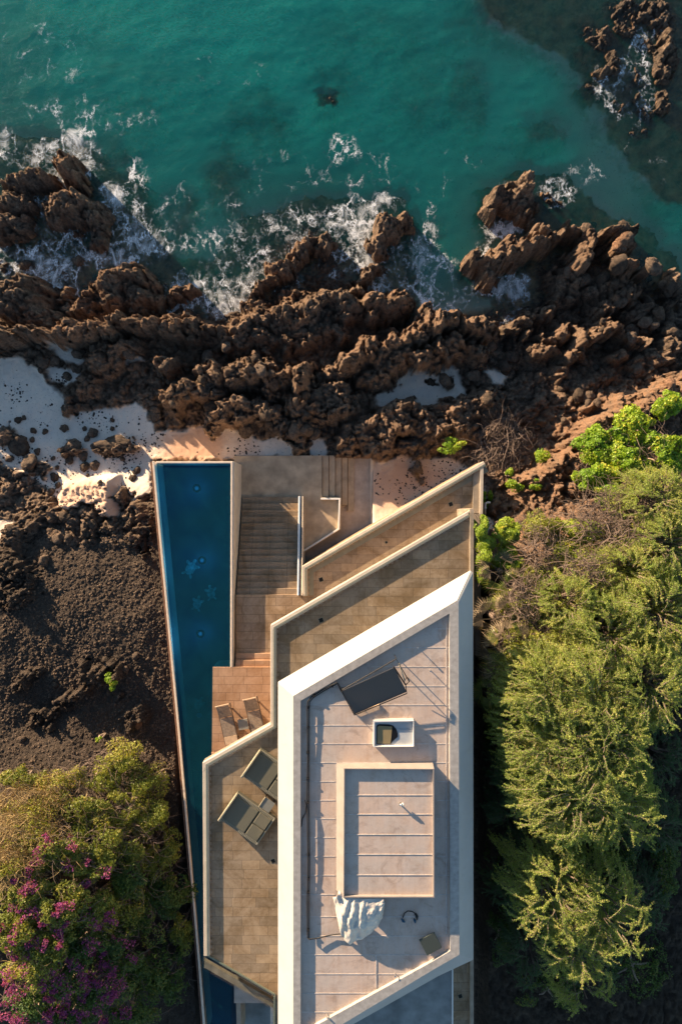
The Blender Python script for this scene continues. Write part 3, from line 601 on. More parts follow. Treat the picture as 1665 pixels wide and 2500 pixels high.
# curbs
def curb(name, pts, z, h, wd=.26, glass=True, steps=.24, z00=None):
    w_ = MB().wall(pts, wd, z-.35 if z00 is None else z00, z+h).build(name, M['cap'], house, bevel=.015)
    inn = shift(pts, wd*.55); MB().wall(inn, .03, z+h-.01, z+h+.012).build('glass_channel', M['glass_edge'], house)
    inn2 = shift(pts, wd*.82); MB().wall(inn2, .022, z+h-.01, z+h+.010).build('glass_channel', M['glass_edge'], house)
    if glass: MB().wall(shift(pts, wd*.60), .018, z+h, z+h+.85).build('glass_pane', M['glass'], house)
    ins = shift(pts, wd+.004)
    for a, b in zip(ins[:-1], ins[1:]):
        comb(a, b, .02, .085, steps, z+.01, z+.06, .45).build('clamp_rail', M['wallstone'], house)
ucurb = up[1:]
curb('terrace_curb', ucurb[1:-1], UP, .15)
thin = [Vector((p.x, p.y, 0)) for p in up[:3]]
MB().wall(thin, .07, UP-.3, UP+.05).build('glass_channel', M['glass_edge'], house)
MB().wall(shift(thin, .025), .018, UP+.05, UP+.95).build('glass_pane', M['glass'], house)
MB().wall([up[6], P(1156,1250,7.5), P(1156,2540,7.5)], .16, .6, UP+.2).build('side_wall', M['wallstone'], house)
curb('terrace_curb', lo[:3], LO, .22)
# wide side slab on the right of the lower terrace
MB().prism(XY([(1155,1152),(1174,1141),(1172,1253),(1154,1253)], LO+.12), LO-.3, LO+.12).build('side_slab', M['wallstone'], house)
MB().prism(XY([(1172,1136),(1180,1129),(1178,1255),(1171,1255)], LO+.22), .6, LO+.218).build('side_wall', M['cap'], house)
MB().prism(XY([(1156,1255),(1175,1255),(1172,1600),(1160,1600)], 5.2), .6, 5.2).build('side_wall', M['wallstone'], house)
# floor borders (pale gutters)
def border(pts, d0, wd, z, m): MB().wall(shift(pts, d0), wd, z+.002, z+.006).build('floor_border', m, house)
border(lo[:3], .26, .30, LO, M['glass_edge'] if False else simple('gutter_stone', (.26,.25,.19), .6, .12, 4))
M['riser_shade2'] = simple('dark_ledge', (.16,.15,.12), .9, .3, 3)
# curved end below the lower terrace: bottom-left ledges under the glass
MB().prism(XY([(499,2345),(669,2443),(669,2462),(640,2444),(499,2362)], UP-.4), UP-.6, UP-.4).build('ledge', M['riser_shade2'], house)
MB().prism(XY([(572,2385),(665,2440),(665,2449),(572,2449)], 5.4), 5.2, 5.4).build('ledge', M['path'], house)
MB().prism(XY([(577,2449),(588,2449),(590,2540),(579,2540)], 4.6), 1, 4.6).build('side_wall', M['wallstone'], house)
MB().prism(XY([(660,2449),(667,2449),(668,2540),(661,2540)], 5.2), 1, 5.2).build('side_wall', M['cap'], house)
# walls under the roof
RO = [(679,1667),(1150,1395),(1154,1400),(1155,2343),(1068,2381),(862,2501),(700,2596),(679,2606)]
ro = XY(RO, 10.2)
def poly_inset(pts, d):
    mb = MB().wall(pts, d, 0, 1, closed=True); return [Vector((*mb.v[4*i+1][:2], 0)) for i in range(len(pts))]
bodyp = [ro[0], ro[1], ro[3], P(1068,2381,10.2), P(700,2596,10.2), P(679,2606,10.2)]
ins = poly_inset(bodyp, .75)
MB().prism(ins, UP, 10.15).build('wall', M['white_plain'], house)
for a, b in ((ins[0], ins[1]), (ins[5], ins[0])):
    d = (b-a); L = d.length; d.normalize(); q = Vector((-d.y, d.x, 0)); k = int(L/2.6); rz = math.atan2(d.y, d.x)
    for i in range(k):
        c_ = a+d*((i+.5)*L/k)+q*.03
        f = MB().box((c_.x, c_.y, UP+1.25), (L/k-.25, .06, 2.3), rz).build('window', M['window'], house)
# roof
cap_o = XY([(716,1699),(1115,1466),(1119,1470),(1121,2331),(1060,2366),(837,2500),(716,2571)], 10.80)
cap_i = XY([(734,1711),(1096,1498),(1097,1500),(1098.6,2322),(1047.6,2352),(776.5,2501),(734,2526)], 10.80)
fas_o = XY([(679,1667),(1149,1394),(1154,1398),(1155,2343),(1068,2384),(862,2501),(679,2608)], 10.2)
mb = MB()
k = len(fas_o); mb.v = [tuple(p) for p in fas_o]+[tuple(p) for p in cap_o]+[(p.x, p.y, 10.0) for p in fas_o]
mb.f = [(i, (i+1) % k, (i+1) % k+k, i+k) for i in range(k)]+[(i+2*k, (i+1) % k+2*k, (i+1) % k, i) for i in range(k)]
mb.build('roof_band', M['whiteband'], house)
mb = MB(); mb.v = [tuple(p) for p in cap_o]+[tuple(p) for p in cap_i]+[(p.x, p.y, 10.4) for p in cap_i]
mb.f = [(i, (i+1) % k, (i+1) % k+k, i+k) for i in range(k)]+[(i+k, (i+1) % k+k, (i+1) % k+2*k, i+2*k) for i in range(k)]
mb.build('parapet_cap', M['roofcap'], house)
rf = [P(p_[0], p_[1], RF) for p_ in [(720,1701),(1108,1480),(1110,2335),(1050,2375),(720,2560)]]
mr = MB().prism(rf, 10.3, RF).build('roof_floor', M['roof'], house)
# seams of the roof sheets, slightly wavy strips
ms_ = MB()
for y in (1535,1581,1628,1675,1721,1771,1816,1862,1908,1954,1999,2045,2091,2137,2184,2238,2285,2331,2378,2425,2471):
    x0 = 736; x1 = 1096
    if y < 1722: x0 = max(x0, 734+(1711-y)/(1711-1498)*362+30)
    if y > 2322: x1 = min(x1, 1098-(y-2322)/(2501-2322)*320-6)
    if 1862 < y < 2195: segs = [(x0, 818), (1066, x1)]
    else: segs = [(x0, x1)]
    for a, b in segs:
        if b-a < 15: continue
        p0 = P(a, y, RF); p1 = P(b, y, RF)
        ms_.box(((p0.x+p1.x)/2, p0.y, RF+.002), (p1.x-p0.x, .035, .014), 0)
p0 = P(918,2330,RF); p1 = P(918,2412,RF); ms_.box((p0.x, (p0.y+p1.y)/2, RF+.0065), (.05, p0.y-p1.y, .021))
p0 = P(1089,1520,RF); p1 = P(1089,2280,RF); ms_.box((p0.x, (p0.y+p1.y)/2, RF+.0067), (.04, p0.y-p1.y, .021))
M['seam'] = simple('pale_seam', (.53,.47,.425), .6, .2, 5)
ms_.build('roof_seam', M['seam'], house)
# raised roof box with sloping kerbs
BX = 11.24
o_ = [P(821,1863,RF), P(1064,1869,RF), P(1064,2202,RF), P(821,2202,RF)]
r_ = [P(840,1876,BX), P(1059.5,1877,BX), P(1060.5,2192,BX), P(838.5,2192,BX)]
o_[1] = Vector((r_[1].x+.02, r_[1].y+.05, RF)); o_[2] = Vector((r_[2].x+.02, r_[2].y-.02, RF)); o_[3] = Vector((o_[3].x, r_[3].y-.02, RF))
i_ = [Vector((r_[0].x+.03, r_[0].y-.03, BX)), Vector((r_[1].x-.05, r_[1].y-.03, BX)), Vector((r_[2].x-.05, r_[2].y+.05, BX)), Vector((r_[3].x+.03, r_[3].y+.05, BX))]
mb = MB(); mb.v = [tuple(p) for p in o_+r_+i_]+[(p.x, p.y, BX-.14) for p in i_]
for g in range(3): mb.f += [(i+4*g, (i+1) % 4+4*g, (i+1) % 4+4*g+4, i+4*g+4) for i in range(4)]
bx = mb.build('roof_box', M['kerb'] if 'kerb' in M else simple('peach_kerb', (.29,.25,.225), .7, .12, 2, .2), house)
MB().prism(i_, BX-.4, BX-.14).build('roof_floor', M['roof'], bx, world=False)
ms_ = MB()
for y in (1941,1988,2037.5,2086,2136): 
    p0 = P(843,y,BX-.14); p1 = P(1057,y,BX-.14); ms_.box(((p0.x+p1.x)/2, p0.y, BX-.135), (p1.x-p0.x, .03, .018))
ms_.build('roof_seam', M['seam'], bx, world=False)
# lower slab and side strip at the foot of the roof
MB().prism(XY([(1105,2352),(1105,2560),(750,2560),(870,2480),(1066,2372)], 9.9), 9.5, 9.9).build('lower_roof_slab', M['grit'], house)
MB().prism(XY([(1103,2350),(1106,2350),(1106,2560),(1103,2560)], 9.95), 7.3, 9.95).build('side_wall', M['white_plain'], house)

def drain(px, py, z, lab, r=.09):
    p = P(px, py, z); t = thing('floor_drain', lab, 'drain', (p.x, p.y, z), R(20), 'floor drains')
    MB().box((0,0,.004), (2*r+.03, 2*r+.03, .008)).build('frame', M['glass_edge'], t, world=False)
    MB().box((0,0,.0075), (2*r, 2*r, .008)).build('grate', M['dark'], t, world=False)
drain(1100,1231,LO, 'small black drain near the right end of the lower terrace')
drain(784,1415,LO, 'small black drain near the left end of the lower terrace')
drain(943,1324,LO, 'tiny drain midway along the lower terrace', .05)
drain(784,1514,UP, 'dark diamond drain on the upper terrace by the roof band')
drain(667,2102,UP, 'dark drain on the left terrace against the roof edge', .08)
drain(1123,2432,UP, 'round looking drain in the narrow lower strip at bottom right', .08)

# ------------------------------------------------------------------ pool
pool = thing('swimming_pool', 'long wedge shaped infinity pool with cream rim and dark blue water', 'pool', P(450, 1400, 4.4))
PL = [(377,1126),(389,1258),(441,1800),(488,2337),(504,2540)]
rimz = 4.5
pl = XY(PL, rimz)
MB().wall(pl, .10, .3, rimz).build('coping', M['rim'], pool, bevel=.012)
outer = [Vector((p.x-.12, p.y, 0)) for p in pl]
MB().wall(outer, .119, .4, rimz-.16).build('overflow_ledge', M['iron_red'], pool)
MB().wall([P(377,1126,rimz)+Vector((.1,0,0)), P(567.3,1126,rimz)], .10, .3, rimz-.002).build('coping', M['rim'], pool, bevel=.012)
pr = XY([(568,1126),(566,1300),(564.5,1629)], rimz)
ptop = P(571,1126,rimz)
MB().prism([P(564,1128,rimz), P(568.5,1126,rimz), P(567,1629,rimz), P(562.5,1629,rimz)], .3, rimz+.001).build('coping', M['rim'], pool, bevel=.012)
wb = [P(568.5,1126,rimz), P(567,1629,rimz)]
MB().prism([wb[0], wb[0]+Vector((.05,0,0)), wb[1]+Vector((.05,0,0)), wb[1]], .4, rimz-.03).build('side_wall', M['cap'], pool)
MB().prism([P(377,1126,rimz)+Vector((.05,-.05,0)), P(566,1127,rimz), P(566,2560,rimz), P(504,2560,rimz)], .5, 2.9).build('pool_floor', None or simple('navy_mosaic', (.012,.050,.085), .5, .35, .35), pool)
n = N('pool_water'); n.t.nodes.remove(n.b)
sp = n.new('ShaderNodeSeparateXYZ'); n.t.links.new(n.g.outputs['Position'], sp.inputs[0])
gg = n.math('ADD', n.math('MULTIPLY', sp.outputs[0], .28), n.math('ADD', n.math('MULTIPLY', sp.outputs[1], -.012), n.math('MULTIPLY', n.noise(.5, detail=3), 1.2)))
tealf = n.ramp(gg, -1.75, 0)
bodyc = n.mix(n.ramp(n.math('ADD', gg, 2.2), 0.15, 1.0), (.002,.030,.085), (.004,.050,.075))
bodyc = n.mix(n.math('MULTIPLY', n.ramp(n.noise(1.1, detail=6, rough=.65, dist=.8), .42, .66), .6), bodyc, (.006,.075,.115))
tr = n.new('ShaderNodeBsdfTransparent'); tr.inputs[0].default_value = (.12,.42,.62,1)
df = n.new('ShaderNodeBsdfDiffuse'); n.put(df.inputs[0], bodyc)
m1 = n.new('ShaderNodeMixShader'); m1.inputs[0].default_value = .50; n.t.links.new(tr.outputs[0], m1.inputs[1]); n.t.links.new(df.outputs[0], m1.inputs[2])
nb = n.bump(n.noise(5, detail=5), 1.0, .05)
gl = n.new('ShaderNodeBsdfGlossy'); gl.inputs['Roughness'].default_value = .04; n.t.links.new(nb, gl.inputs['Normal'])
fr = n.new('ShaderNodeFresnel'); fr.inputs[0].default_value = 1.33; n.t.links.new(nb, fr.inputs['Normal'])
m2 = n.new('ShaderNodeMixShader'); n.t.links.new(fr.outputs[0], m2.inputs[0]); n.t.links.new(m1.outputs[0], m2.inputs[1]); n.t.links.new(gl.outputs[0], m2.inputs[2])
n.t.links.new(m2.outputs[0], n.out.inputs[0]); M['poolwater'] = n.m
wp = [Vector((pl[0].x+.1, pl[0].y-.1, 0)), P(564,1128,rimz), P(566,2560,rimz), Vector((pl[4].x+.1, pl[4].y, 0))]
mb = MB(); mb.v = [(p.x, p.y, rimz-.06) for p in wp]; mb.f = [(3,2,1,0)]
mb.build('water', M['poolwater'], pool)
# turtles of pale mosaic on the pool floor
M['mosaic'] = simple('pale_mosaic', (.20,.36,.33), .6, .7, 7)
M['mosaic_blue'] = simple('blue_mosaic', (.10,.42,.55), .6, .2, 25)
def turtle(px, py, rz, s, lab):
    p = P(px, py, 2.9); t = thing('turtle_mosaic', lab, 'mosaic', (p.x, p.y, 2.902), rz, 'turtle mosaics on the pool floor')
    def blobm(cx, cy, rx, ry, a, z=.02, k=14):
        pts = []
        for i in range(k):
            th = 2*math.pi*i/k; x = rx*math.cos(th)*(1+random.uniform(-.08,.08)); y = ry*math.sin(th)
            pts.append(((cx+x*math.cos(a)-y*math.sin(a))*s, (cy+x*math.sin(a)+y*math.cos(a))*s))
        return pts, z
    for nm, (pts, z) in (('shell', blobm(0,0,.25,.34,0,.03)), ('head', blobm(0,.42,.09,.12,0,.02)), ('flipper', blobm(.24,.20,.17,.09,.6,.02)), ('flipper', blobm(-.24,.20,.17,.09,2.5,.02)), ('flipper', blobm(.2,-.36,.12,.06,-.8,.018)), ('flipper', blobm(-.2,-.36,.12,.06,3.9,.018))):
        MB().prism(pts, 0, z).build(nm, M['mosaic'], t, world=False)
turtle(466,1388, R(-30), 1.0, 'turtle shape swimming up left beside the ringed pool lamp')
turtle(516,1448, R(10), .8, 'turtle shape with brightest shell in the middle of the pool')
turtle(482,1474, R(-15), .8, 'turtle shape just above the lowest glowing pool lamp')
turtle(485,1720, R(-25), .8, 'faint turtle shape at the lower end of the pool by the deck')
p = P(487,1746,2.9); tag(MB().prism([(.13*math.cos(i*.5236), .13*math.sin(i*.5236)) for i in range(12)], 0, .02).build('blue_disc', M['mosaic_blue'], None), 'small pale blue disc on the pool floor below the faint turtle', 'mosaic').location = (p.x, p.y, 2.902)
n = N('lamp_lens'); n.b.inputs['Emission Color'].default_value = (.15,.6,1,1); n.b.inputs['Emission Strength'].default_value = .06; M['lens'] = n.fin((.02,.08,.12), .3)
for px, py, e, lab in ((481,1192,5,'glowing blue underwater lamp near the seaward end of the pool'), (494,1368,6,'ringed underwater lamp glowing beside the largest turtle'), (490,1547,5,'glowing underwater lamp below the pair of small turtles')):
    p = P(px, py, 2.9); t = thing('pool_lamp', lab, 'lamp', (p.x, p.y, 2.903), 0, 'underwater pool lamps')
    mb = MB(); mb.tube([(.17*math.cos(i*.3491), .17*math.sin(i*.3491), .05) for i in range(19)], .035, 6).build('ring', M['dark'], t, world=False)
    MB().prism([(.09*math.cos(i*.5236), .09*math.sin(i*.5236)) for i in range(12)], 0, .05).build('lens', M['lens'], t, world=False)
    L = bpy.data.lights.new('pool_lamp_light', 'POINT'); L.energy = e*3; L.color = (.12,.55,1.0); L.shadow_soft_size = .35
    lo_ = bpy.data.objects.new('pool_lamp_light', L); col.objects.link(lo_); lo_.parent = t; lo_.location = (0,0,.95)

# ------------------------------------------------------------------ deck, stairs, landings
deck = thing('pool_deck', 'warm orange stone deck at the lower end of the pool', 'deck', P(590, 1730, 4.5))
MB().prism(XY([(520,1629),(661,1629),(720,1700),(720,1900),(517,1900)], 4.5), .5, 4.5).build('paving', M['deck'], deck)
MB().prism(XY([(516.5,1838),(545,1838),(545,1900),(516.5,1900)], 4.56), 2.5, 4.56).build('raised_block', M['deck'], deck)
MB().prism(XY([(578,2380),(720,2380),(720,2560),(578,2560)], 3.2), .5, 3.2).build('lower_floor', M['grit'], house)
stairs = thing('stone_stairs', 'broad stone stairs with sixteen risers between the pool and the glass rail', 'stairs', P(650, 1450, 4.1))
MB().prism(XY([(576,1452),(745,1452),(745,1640),(576,1640)], LO), .5, LO-.002).build('landing', M['paver_grey'], stairs)
gx0 = wb[0].x+.05+.06
Z0 = 1.86; NR = 15; dz = (LO-Z0)/(NR+1)
ye = [1213.3+15.95*i for i in range(NR+1)]
for i in range(NR):
    z = Z0+dz*(i+1); y0 = P(0, ye[i], z).y; y1 = P(0, ye[i+1], z+dz).y-.02
    xL = gx0; xR = P(733, ye[i], z).x
    o = MB().prism([(xL, y0), (xR, y0), (xR, y1), (xL, y1)], .5+.001*i, z).build('step', M['step'], stairs, bevel=.012)
# three steps up to the deck
for i, (ya, yb) in enumerate(((1595,1612),(1612,1630))):
    z = LO+.133*(i+1); y0 = P(0, ya, z).y
    MB().prism([(gx0, y0), (P(662,0,z).x, y0), (P(662,0,z).x, P(0,yb+3,z).y), (gx0, P(0,yb+3,z).y)], 2+.01*i, z).build('step', M['deck'], stairs, bevel=.01)
# stair balustrade
rail = thing('stair_balustrade', 'tall glass balustrade with pale steel edge running down the stairs', 'balustrade', P(735, 1330, 3))
a = P(728.5,1453,LO+.25); b = P(731.5,1211.5,2.35)
q = [a.lerp(b, t) for t in (0, 1)]
MB().wall([b, a], .05, [1.0, 1.0], [2.4, LO+.3]).build('stringer', M['white_plain'], rail)
qa = [Vector((p.x+.055, p.y, 0)) for p in (b, a)]
MB().wall(qa, .12, [1.0,1.0], [2.36, LO+.26]).build('steel_channel', M['steel'], rail)
MB().wall([Vector((p.x+.18, p.y, 0)) for p in (b, a)], .04, [1.0,1.0], [2.38, LO+.28]).build('stringer', M['cap'], rail)
MB().wall([Vector((p.x+.11, p.y, 0)) for p in (b, a)], .016, [2.36, LO+.26], [2.36+.75, LO+1.0]).build('glass_pane', M['glass'], rail)
# landing and small walled walk
o = MB().prism(XY([(572,1113),(786,1112),(786,1214),(833,1214),(832,1293),(741,1349),(572,1349)], Z0), .4, Z0).build('path', M['concrete'], None); tag(o, kind='structure')
landing = o
lw = thing('low_wall', 'thin white topped low wall folding round the small landing', 'wall', P(800, 1280, 2))
MB().wall(XY([(783,1215.5),(831.5,1216),(829,1292.5),(741,1348)], 2.1), .09, .5, 2.1).build('wall', M['white_plain'], lw, bevel=.01)
M['riser_shade'] = simple('dark_riser_shade', (.12,.095,.075), .9, .3, 6)
bs = thing('beach_steps', 'short flight of concrete steps down to the sand path', 'stairs', P(820, 1160, 1.2))
ex = [786,802,818,833,848,863.6]; ybot = [1214,1214,1214,1233,1248]
for i in range(5):
    z = Z0-.12*(i+1)
    MB().prism([P(ex[i]-2,1112,z), P(ex[i+1],1112,z), P(ex[i+1],ybot[i],z), P(ex[i]-2,ybot[i],z)], .3-.002*i, z).build('step', M['concrete'], bs, bevel=.012)
    MB().prism([P(ex[i]-2,1113,z)+Vector((.03,0,0)), P(ex[i]-2,1113,z)+Vector((.085,0,0)), P(ex[i]-2,ybot[i]-1,z)+Vector((.085,0,0)), P(ex[i]-2,ybot[i]-1,z)+Vector((.03,0,0))], z, z+.004).build('shade_line', M['riser_shade'], bs)  # dark strip paints the riser's shade along the tread's inner edge
o = MB().prism(XY([(786,1114),(904,1114),(904,1300),(760,1420),(730,1420),(730,1214),(786,1214)], 1.15), .2, 1.15).build('path', M['path'], None); tag(o, kind='structure')
kb = MB().prism(XY([(904,1116),(911,1116),(911,1300),(904,1300)], 1.30), .2, 1.30).build('kerb', M['cap'], None, bevel=.01); tag(kb, kind='structure')
# wall between stair side and walk below lower terrace (outer face)
# drain pipe at the right corner
dpz = thing('drain_pipe', 'white elbow drain pipe outside the upper right terrace corner', 'pipe', P(1184, 1240, 3.6))
MB().tube([P(1184,1255,3.4), P(1184,1235,3.6), P(1185,1229,3.6), P(1189,1227,3.6), P(1196,1227,3.55)], .055, 10).build('pipe', M['white_plain'], dpz, smooth=True)
MB().tube([P(1184,1236,3.6)+Vector((0,-.03,0)), P(1184,1238,3.6)+Vector((0,-.09,0))], .07, 10).build('collar', M['white_plain'], dpz)

# ------------------------------------------------------------------ furniture on the deck
def quadbox(m, q, z0, z1):               # q = four world xy
    return m.prism(q, z0, z1)
def local(t, q):                         # world points to the frame of an unrotated empty
    return [Vector((p[0]-t.location.x, p[1]-t.location.y)) for p in q]
def lounger(c, rz, lab):
    t = thing('sun_lounger', lab, 'sun lounger', (c.x, c.y, 4.5), rz, 'wooden sun loungers on the deck')
    L, W = 1.95, .64
    for sx in (-1, 1): MB().box((sx*(W/2), 0, .26), (.055, L, .09)).build('side_rail', M['wood_dark'], t, world=False, bevel=.008)
    for sx in (-1, 1):
        for y in (-.8, .62): MB().box((sx*(W/2-.01), y, .11), (.06, .06, .22)).build('leg', M['wood_dark'], t, world=False)
    comb((-W/2+.02, -.96), (-W/2+.02, .30), .03, W-.04, .072, .289, .311, .82).build('seat', M['wood'], t, world=False)
    a = R(24); m = comb((-W/2+.02, .34), (-W/2+.02, .94), .03, W-.04, .066, .30, .322, .82)
    m.v = [(x_, y_, z_+(y_-.34)*math.tan(a)) for x_, y_, z_ in m.v]
    m.build('backrest', M['wood'], t, world=False)
    MB().box((0, .99, .60), (W+.04, .05, .05)).build('headrail', M['teak_pale'], t, world=False, bevel=.01)
    for sx in (-1, 1):
        MB().tube([(sx*(W/2-.06), .85, .53), (sx*(W/2-.06), .72, .24)], .02, 6).build('prop', M['wood_dark'], t, world=False)
    return t
za = 4.8
lounger(P(556,1767,za), math.atan2(-(1720-1812), (546-567))-math.pi/2, 'wooden slatted sun lounger nearer the pool with pale foot slats in the sun')
lounger(P(622,1751,za), math.atan2(-(1702-1796), (611-632))-math.pi/2, 'wooden slatted sun lounger half tucked under the terrace edge')
l0 = bpy.data.objects['sun_lounger']
MB().box((0, -.80, .318), (.62, .36, .02)).build('foot_mat', M['teak_pale'], l0, world=False)
p = P(594,1769,4.85); t = thing('side_table', 'small square grey table between the two wooden sun loungers', 'table', (p.x, p.y, 4.5), R(10))
MB().box((0,0,.33), (.48,.50,.03)).build('table_top', M['table_grey'], t, world=False, bevel=.008)
for sx in (-1,1):
    for sy in (-1,1): MB().box((sx*.2, sy*.21, .155), (.045,.045,.31)).build('leg', M['wood_dark'], t, world=False)

def daybed(c, rz, lab):
    t = thing('daybed', lab, 'daybed', (c.x, c.y, UP), rz, 'woven double daybeds on the terrace')
    L, W = 2.02, 1.40                    # x = length (head at -x)
    MB().box((0,0,.20), (L-.1, W-.1, .08)).build('base', M['rattan'], t, world=False)
    for s in (-1, 1):
        b_ = MB(); b_.box((0, s*(W/2-.05), .22), (L-.04, .10, .26))
        m = comb((-L/2+.03, s*(W/2-.05)+.065), (L/2-.03, s*(W/2-.05)+.065), .015, .13, .066, .335, .38)
        sd = b_.build('side_arm', M['cushion'], t, world=False); m.build('woven_rib', M['rattanpale'], sd, world=False)
    MB().tube([(-L/2, -W/2-.02, .50), (-L/2, W/2+.02, .50)], .055, 12).build('head_roll', M['cap_d'], t, world=False, smooth=True)
    MB().box((-L/2+.02, 0, .28), (.05, W, .40)).build('headboard', M['rattan'], t, world=False)
    MB().box((L/2-.03, 0, .28), (.06, W, .20)).build('footboard', M['rattanpale'], t, world=False, bevel=.015)
    MB().box((-.36, 0, .335), (1.18, W-.24, .15)).build('cushion', M['cushion'], t, world=False, bevel=.03)
    for s in (-1, 1): MB().box((.60, s*.295, .335), (.62, .565, .15)).build('foot_cushion', M['cushion'], t, world=False, bevel=.03)
    for sx in (-1, 1):
        for sy in (-1, 1): MB().box((sx*(L/2-.1), sy*(W/2-.1), .06), (.07,.07,.12)).build('leg', M['black_pipe'], t, world=False)
    return t
M['rattanpale'] = simple('pale_rattan', (.34,.31,.23), .7, .2, 14); M['cap_d'] = simple('khaki_roll', (.42,.37,.26), .7, .15, 8)
rzb = math.atan2(-(2062-2000+0)*1.0, (622.6-540)+0)
c1 = (P(585,1939,7.7)+P(540,2000,7.7)+P(622.6,2062,7.7)+P(667.6,2000,7.7))/4
daybed(c1, rzb+.04, 'grey green double daybed with woven sides in full view on the left terrace')
c2 = (P(638,1833,7.7)+P(590,1893,7.7))/2+Vector((math.cos(rzb+.04), math.sin(rzb+.04), 0))*1.0
daybed(c2, rzb+.04, 'grey green double daybed partly hidden under the roof edge')
p = P(652,1966,7.7); t = thing('side_table', 'low square grey table between the two daybeds', 'table', (p.x, p.y, UP), rzb+.04)
MB().box((0,0,.36), (.52,.50,.03)).build('table_top', M['table_grey'], t, world=False)
MB().tube([(-.26,-.26,.385),(-.26,.26,.385)], .02, 6).build('edge_rail', M['cap_d'], t, world=False)
for sx in (-1,1):
    for sy in (-1,1): MB().box((sx*.22, sy*.21, .17), (.04,.04,.34)).build('leg', M['black_pipe'], t, world=False)

# ------------------------------------------------------------------ things on the roof
t = thing('roof_hatch', 'white rimmed roof hatch with rounded black opening and tan pane', 'hatch', (*P(960,1791,RF)[:2], RF))
W0 = t.location
def lb(px, py, z): p = P(px, py, z); return (p.x-W0.x, p.y-W0.y)
ht = RF+.24
oc = [lb(911,1759,ht), lb(1010,1759,ht), lb(1010.5,1823,ht), lb(911,1824,ht)]
ic = [lb(914.5,1763,ht), lb(1008.5,1761,ht), lb(1008.5,1821.5,ht), lb(914.5,1822,ht)]
mb = MB(); mb.v = [(p[0]-.02*0, p[1], 0) for p in oc]+[(*p, .24) for p in oc]+[(*p, .24) for p in ic]+[(*p, .10) for p in ic]
for g in range(3): mb.f += [(i+4*g, (i+1) % 4+4*g, (i+1) % 4+4*g+4, i+4*g+4) for i in range(4)]
mb.build('rim', M['white_plain'], t, world=False)
MB().prism(ic, .02, .12).build('inner_slab', simple('blue_grey_slab', (.42,.44,.45), .6, .08, 3), t, world=False)
zz_ = RF+.15
dome = [lb(919,1817,zz_), lb(919,1774,zz_), lb(921,1770,zz_), lb(927,1768.5,zz_), lb(950,1769,zz_), lb(960,1772,zz_), lb(967,1780,zz_), lb(971,1791,zz_), lb(970.5,1800,zz_), lb(964,1805,zz_), lb(957,1812,zz_), lb(954,1817,zz_)]
MB().prism(dome, .1, .145).build('hatch_frame', M['black_gloss'], t, world=False, bevel=.01)
MB().prism([lb(921,1815,zz_), lb(921,1776,zz_), lb(924,1772,zz_), lb(944,1773,zz_), lb(957,1774,zz_), lb(955,1800,zz_), lb(953,1815.5,zz_)], .1, .155).build('tan_pane', M['tan_panel'], t, world=False)
p = P(990,1783,ht); MB().box((p.x-W0.x, p.y-W0.y, .13), (.45,.035,.03)).build('stay', M['steel'], t, world=False)

t = thing('shade_panel', 'black ribbed tilted panel on thin dark frame near the roof corner', 'panel', (*P(915,1690,RF)[:2], RF)); W0 = t.location
pz = [RF+.45, RF+.62, RF+.38, RF+.22]
pc = [P(835,1687,pz[0]), P(962,1630,pz[1]), P(993,1689,pz[2]), P(865,1744,pz[3])]
mb = MB(); mb.hexa([(c_.x-W0.x, c_.y-W0.y, c_.z-RF-.04) for c_ in pc], [(c_.x-W0.x, c_.y-W0.y, c_.z-RF) for c_ in pc]); mb.build('panel', M['panel'], t, world=False)
def loc(px, py, h): q_ = P(px, py, RF+h); return (q_.x-W0.x, q_.y-W0.y, h)
MB().tube([loc(834,1688,.47), loc(865,1746,.24), loc(993,1693,.40), loc(990,1672,.45)], .022, 6).build('edge_rail', M['black_pipe'], t, world=False)
MB().tube([loc(836,1684,.5), loc(967,1609,.75), loc(999,1664,.6), loc(990,1672,.45)], .024, 6).build('frame_rail', M['black_pipe'], t, world=False)
MB().tube([loc(961,1628,.6), loc(990,1672,.45)], .03, 6).build('edge_rail', M['black_pipe'], t, world=False)
MB().tube([loc(974,1620,.62), loc(988,1662,.45)], .025, 6).build('brace', M['cap_d'], t, world=False)
MB().tube([loc(985,1668,.3), loc(993,1652,.5), loc(998,1664,.5)], .014, 6).build('brace', M['black_pipe'], t, world=False)
for a, b, h in ((967,1609,.75),(999,1664,.6),(865,1744,.24),(836,1686,.45)): 
    q0 = loc(a, b, h); MB().tube([q0, (q0[0], q0[1], 0)], .02, 6).build('leg', M['black_pipe'], t, world=False)
MB().prism([loc(866,1742,.1)[:2], loc(926,1719,.1)[:2], loc(927,1732,.1)[:2], loc(880,1750,.1)[:2]], 0, .10).build('plinth', simple('sandy_block', (.45,.34,.25), .8, .3, 5), t, world=False)

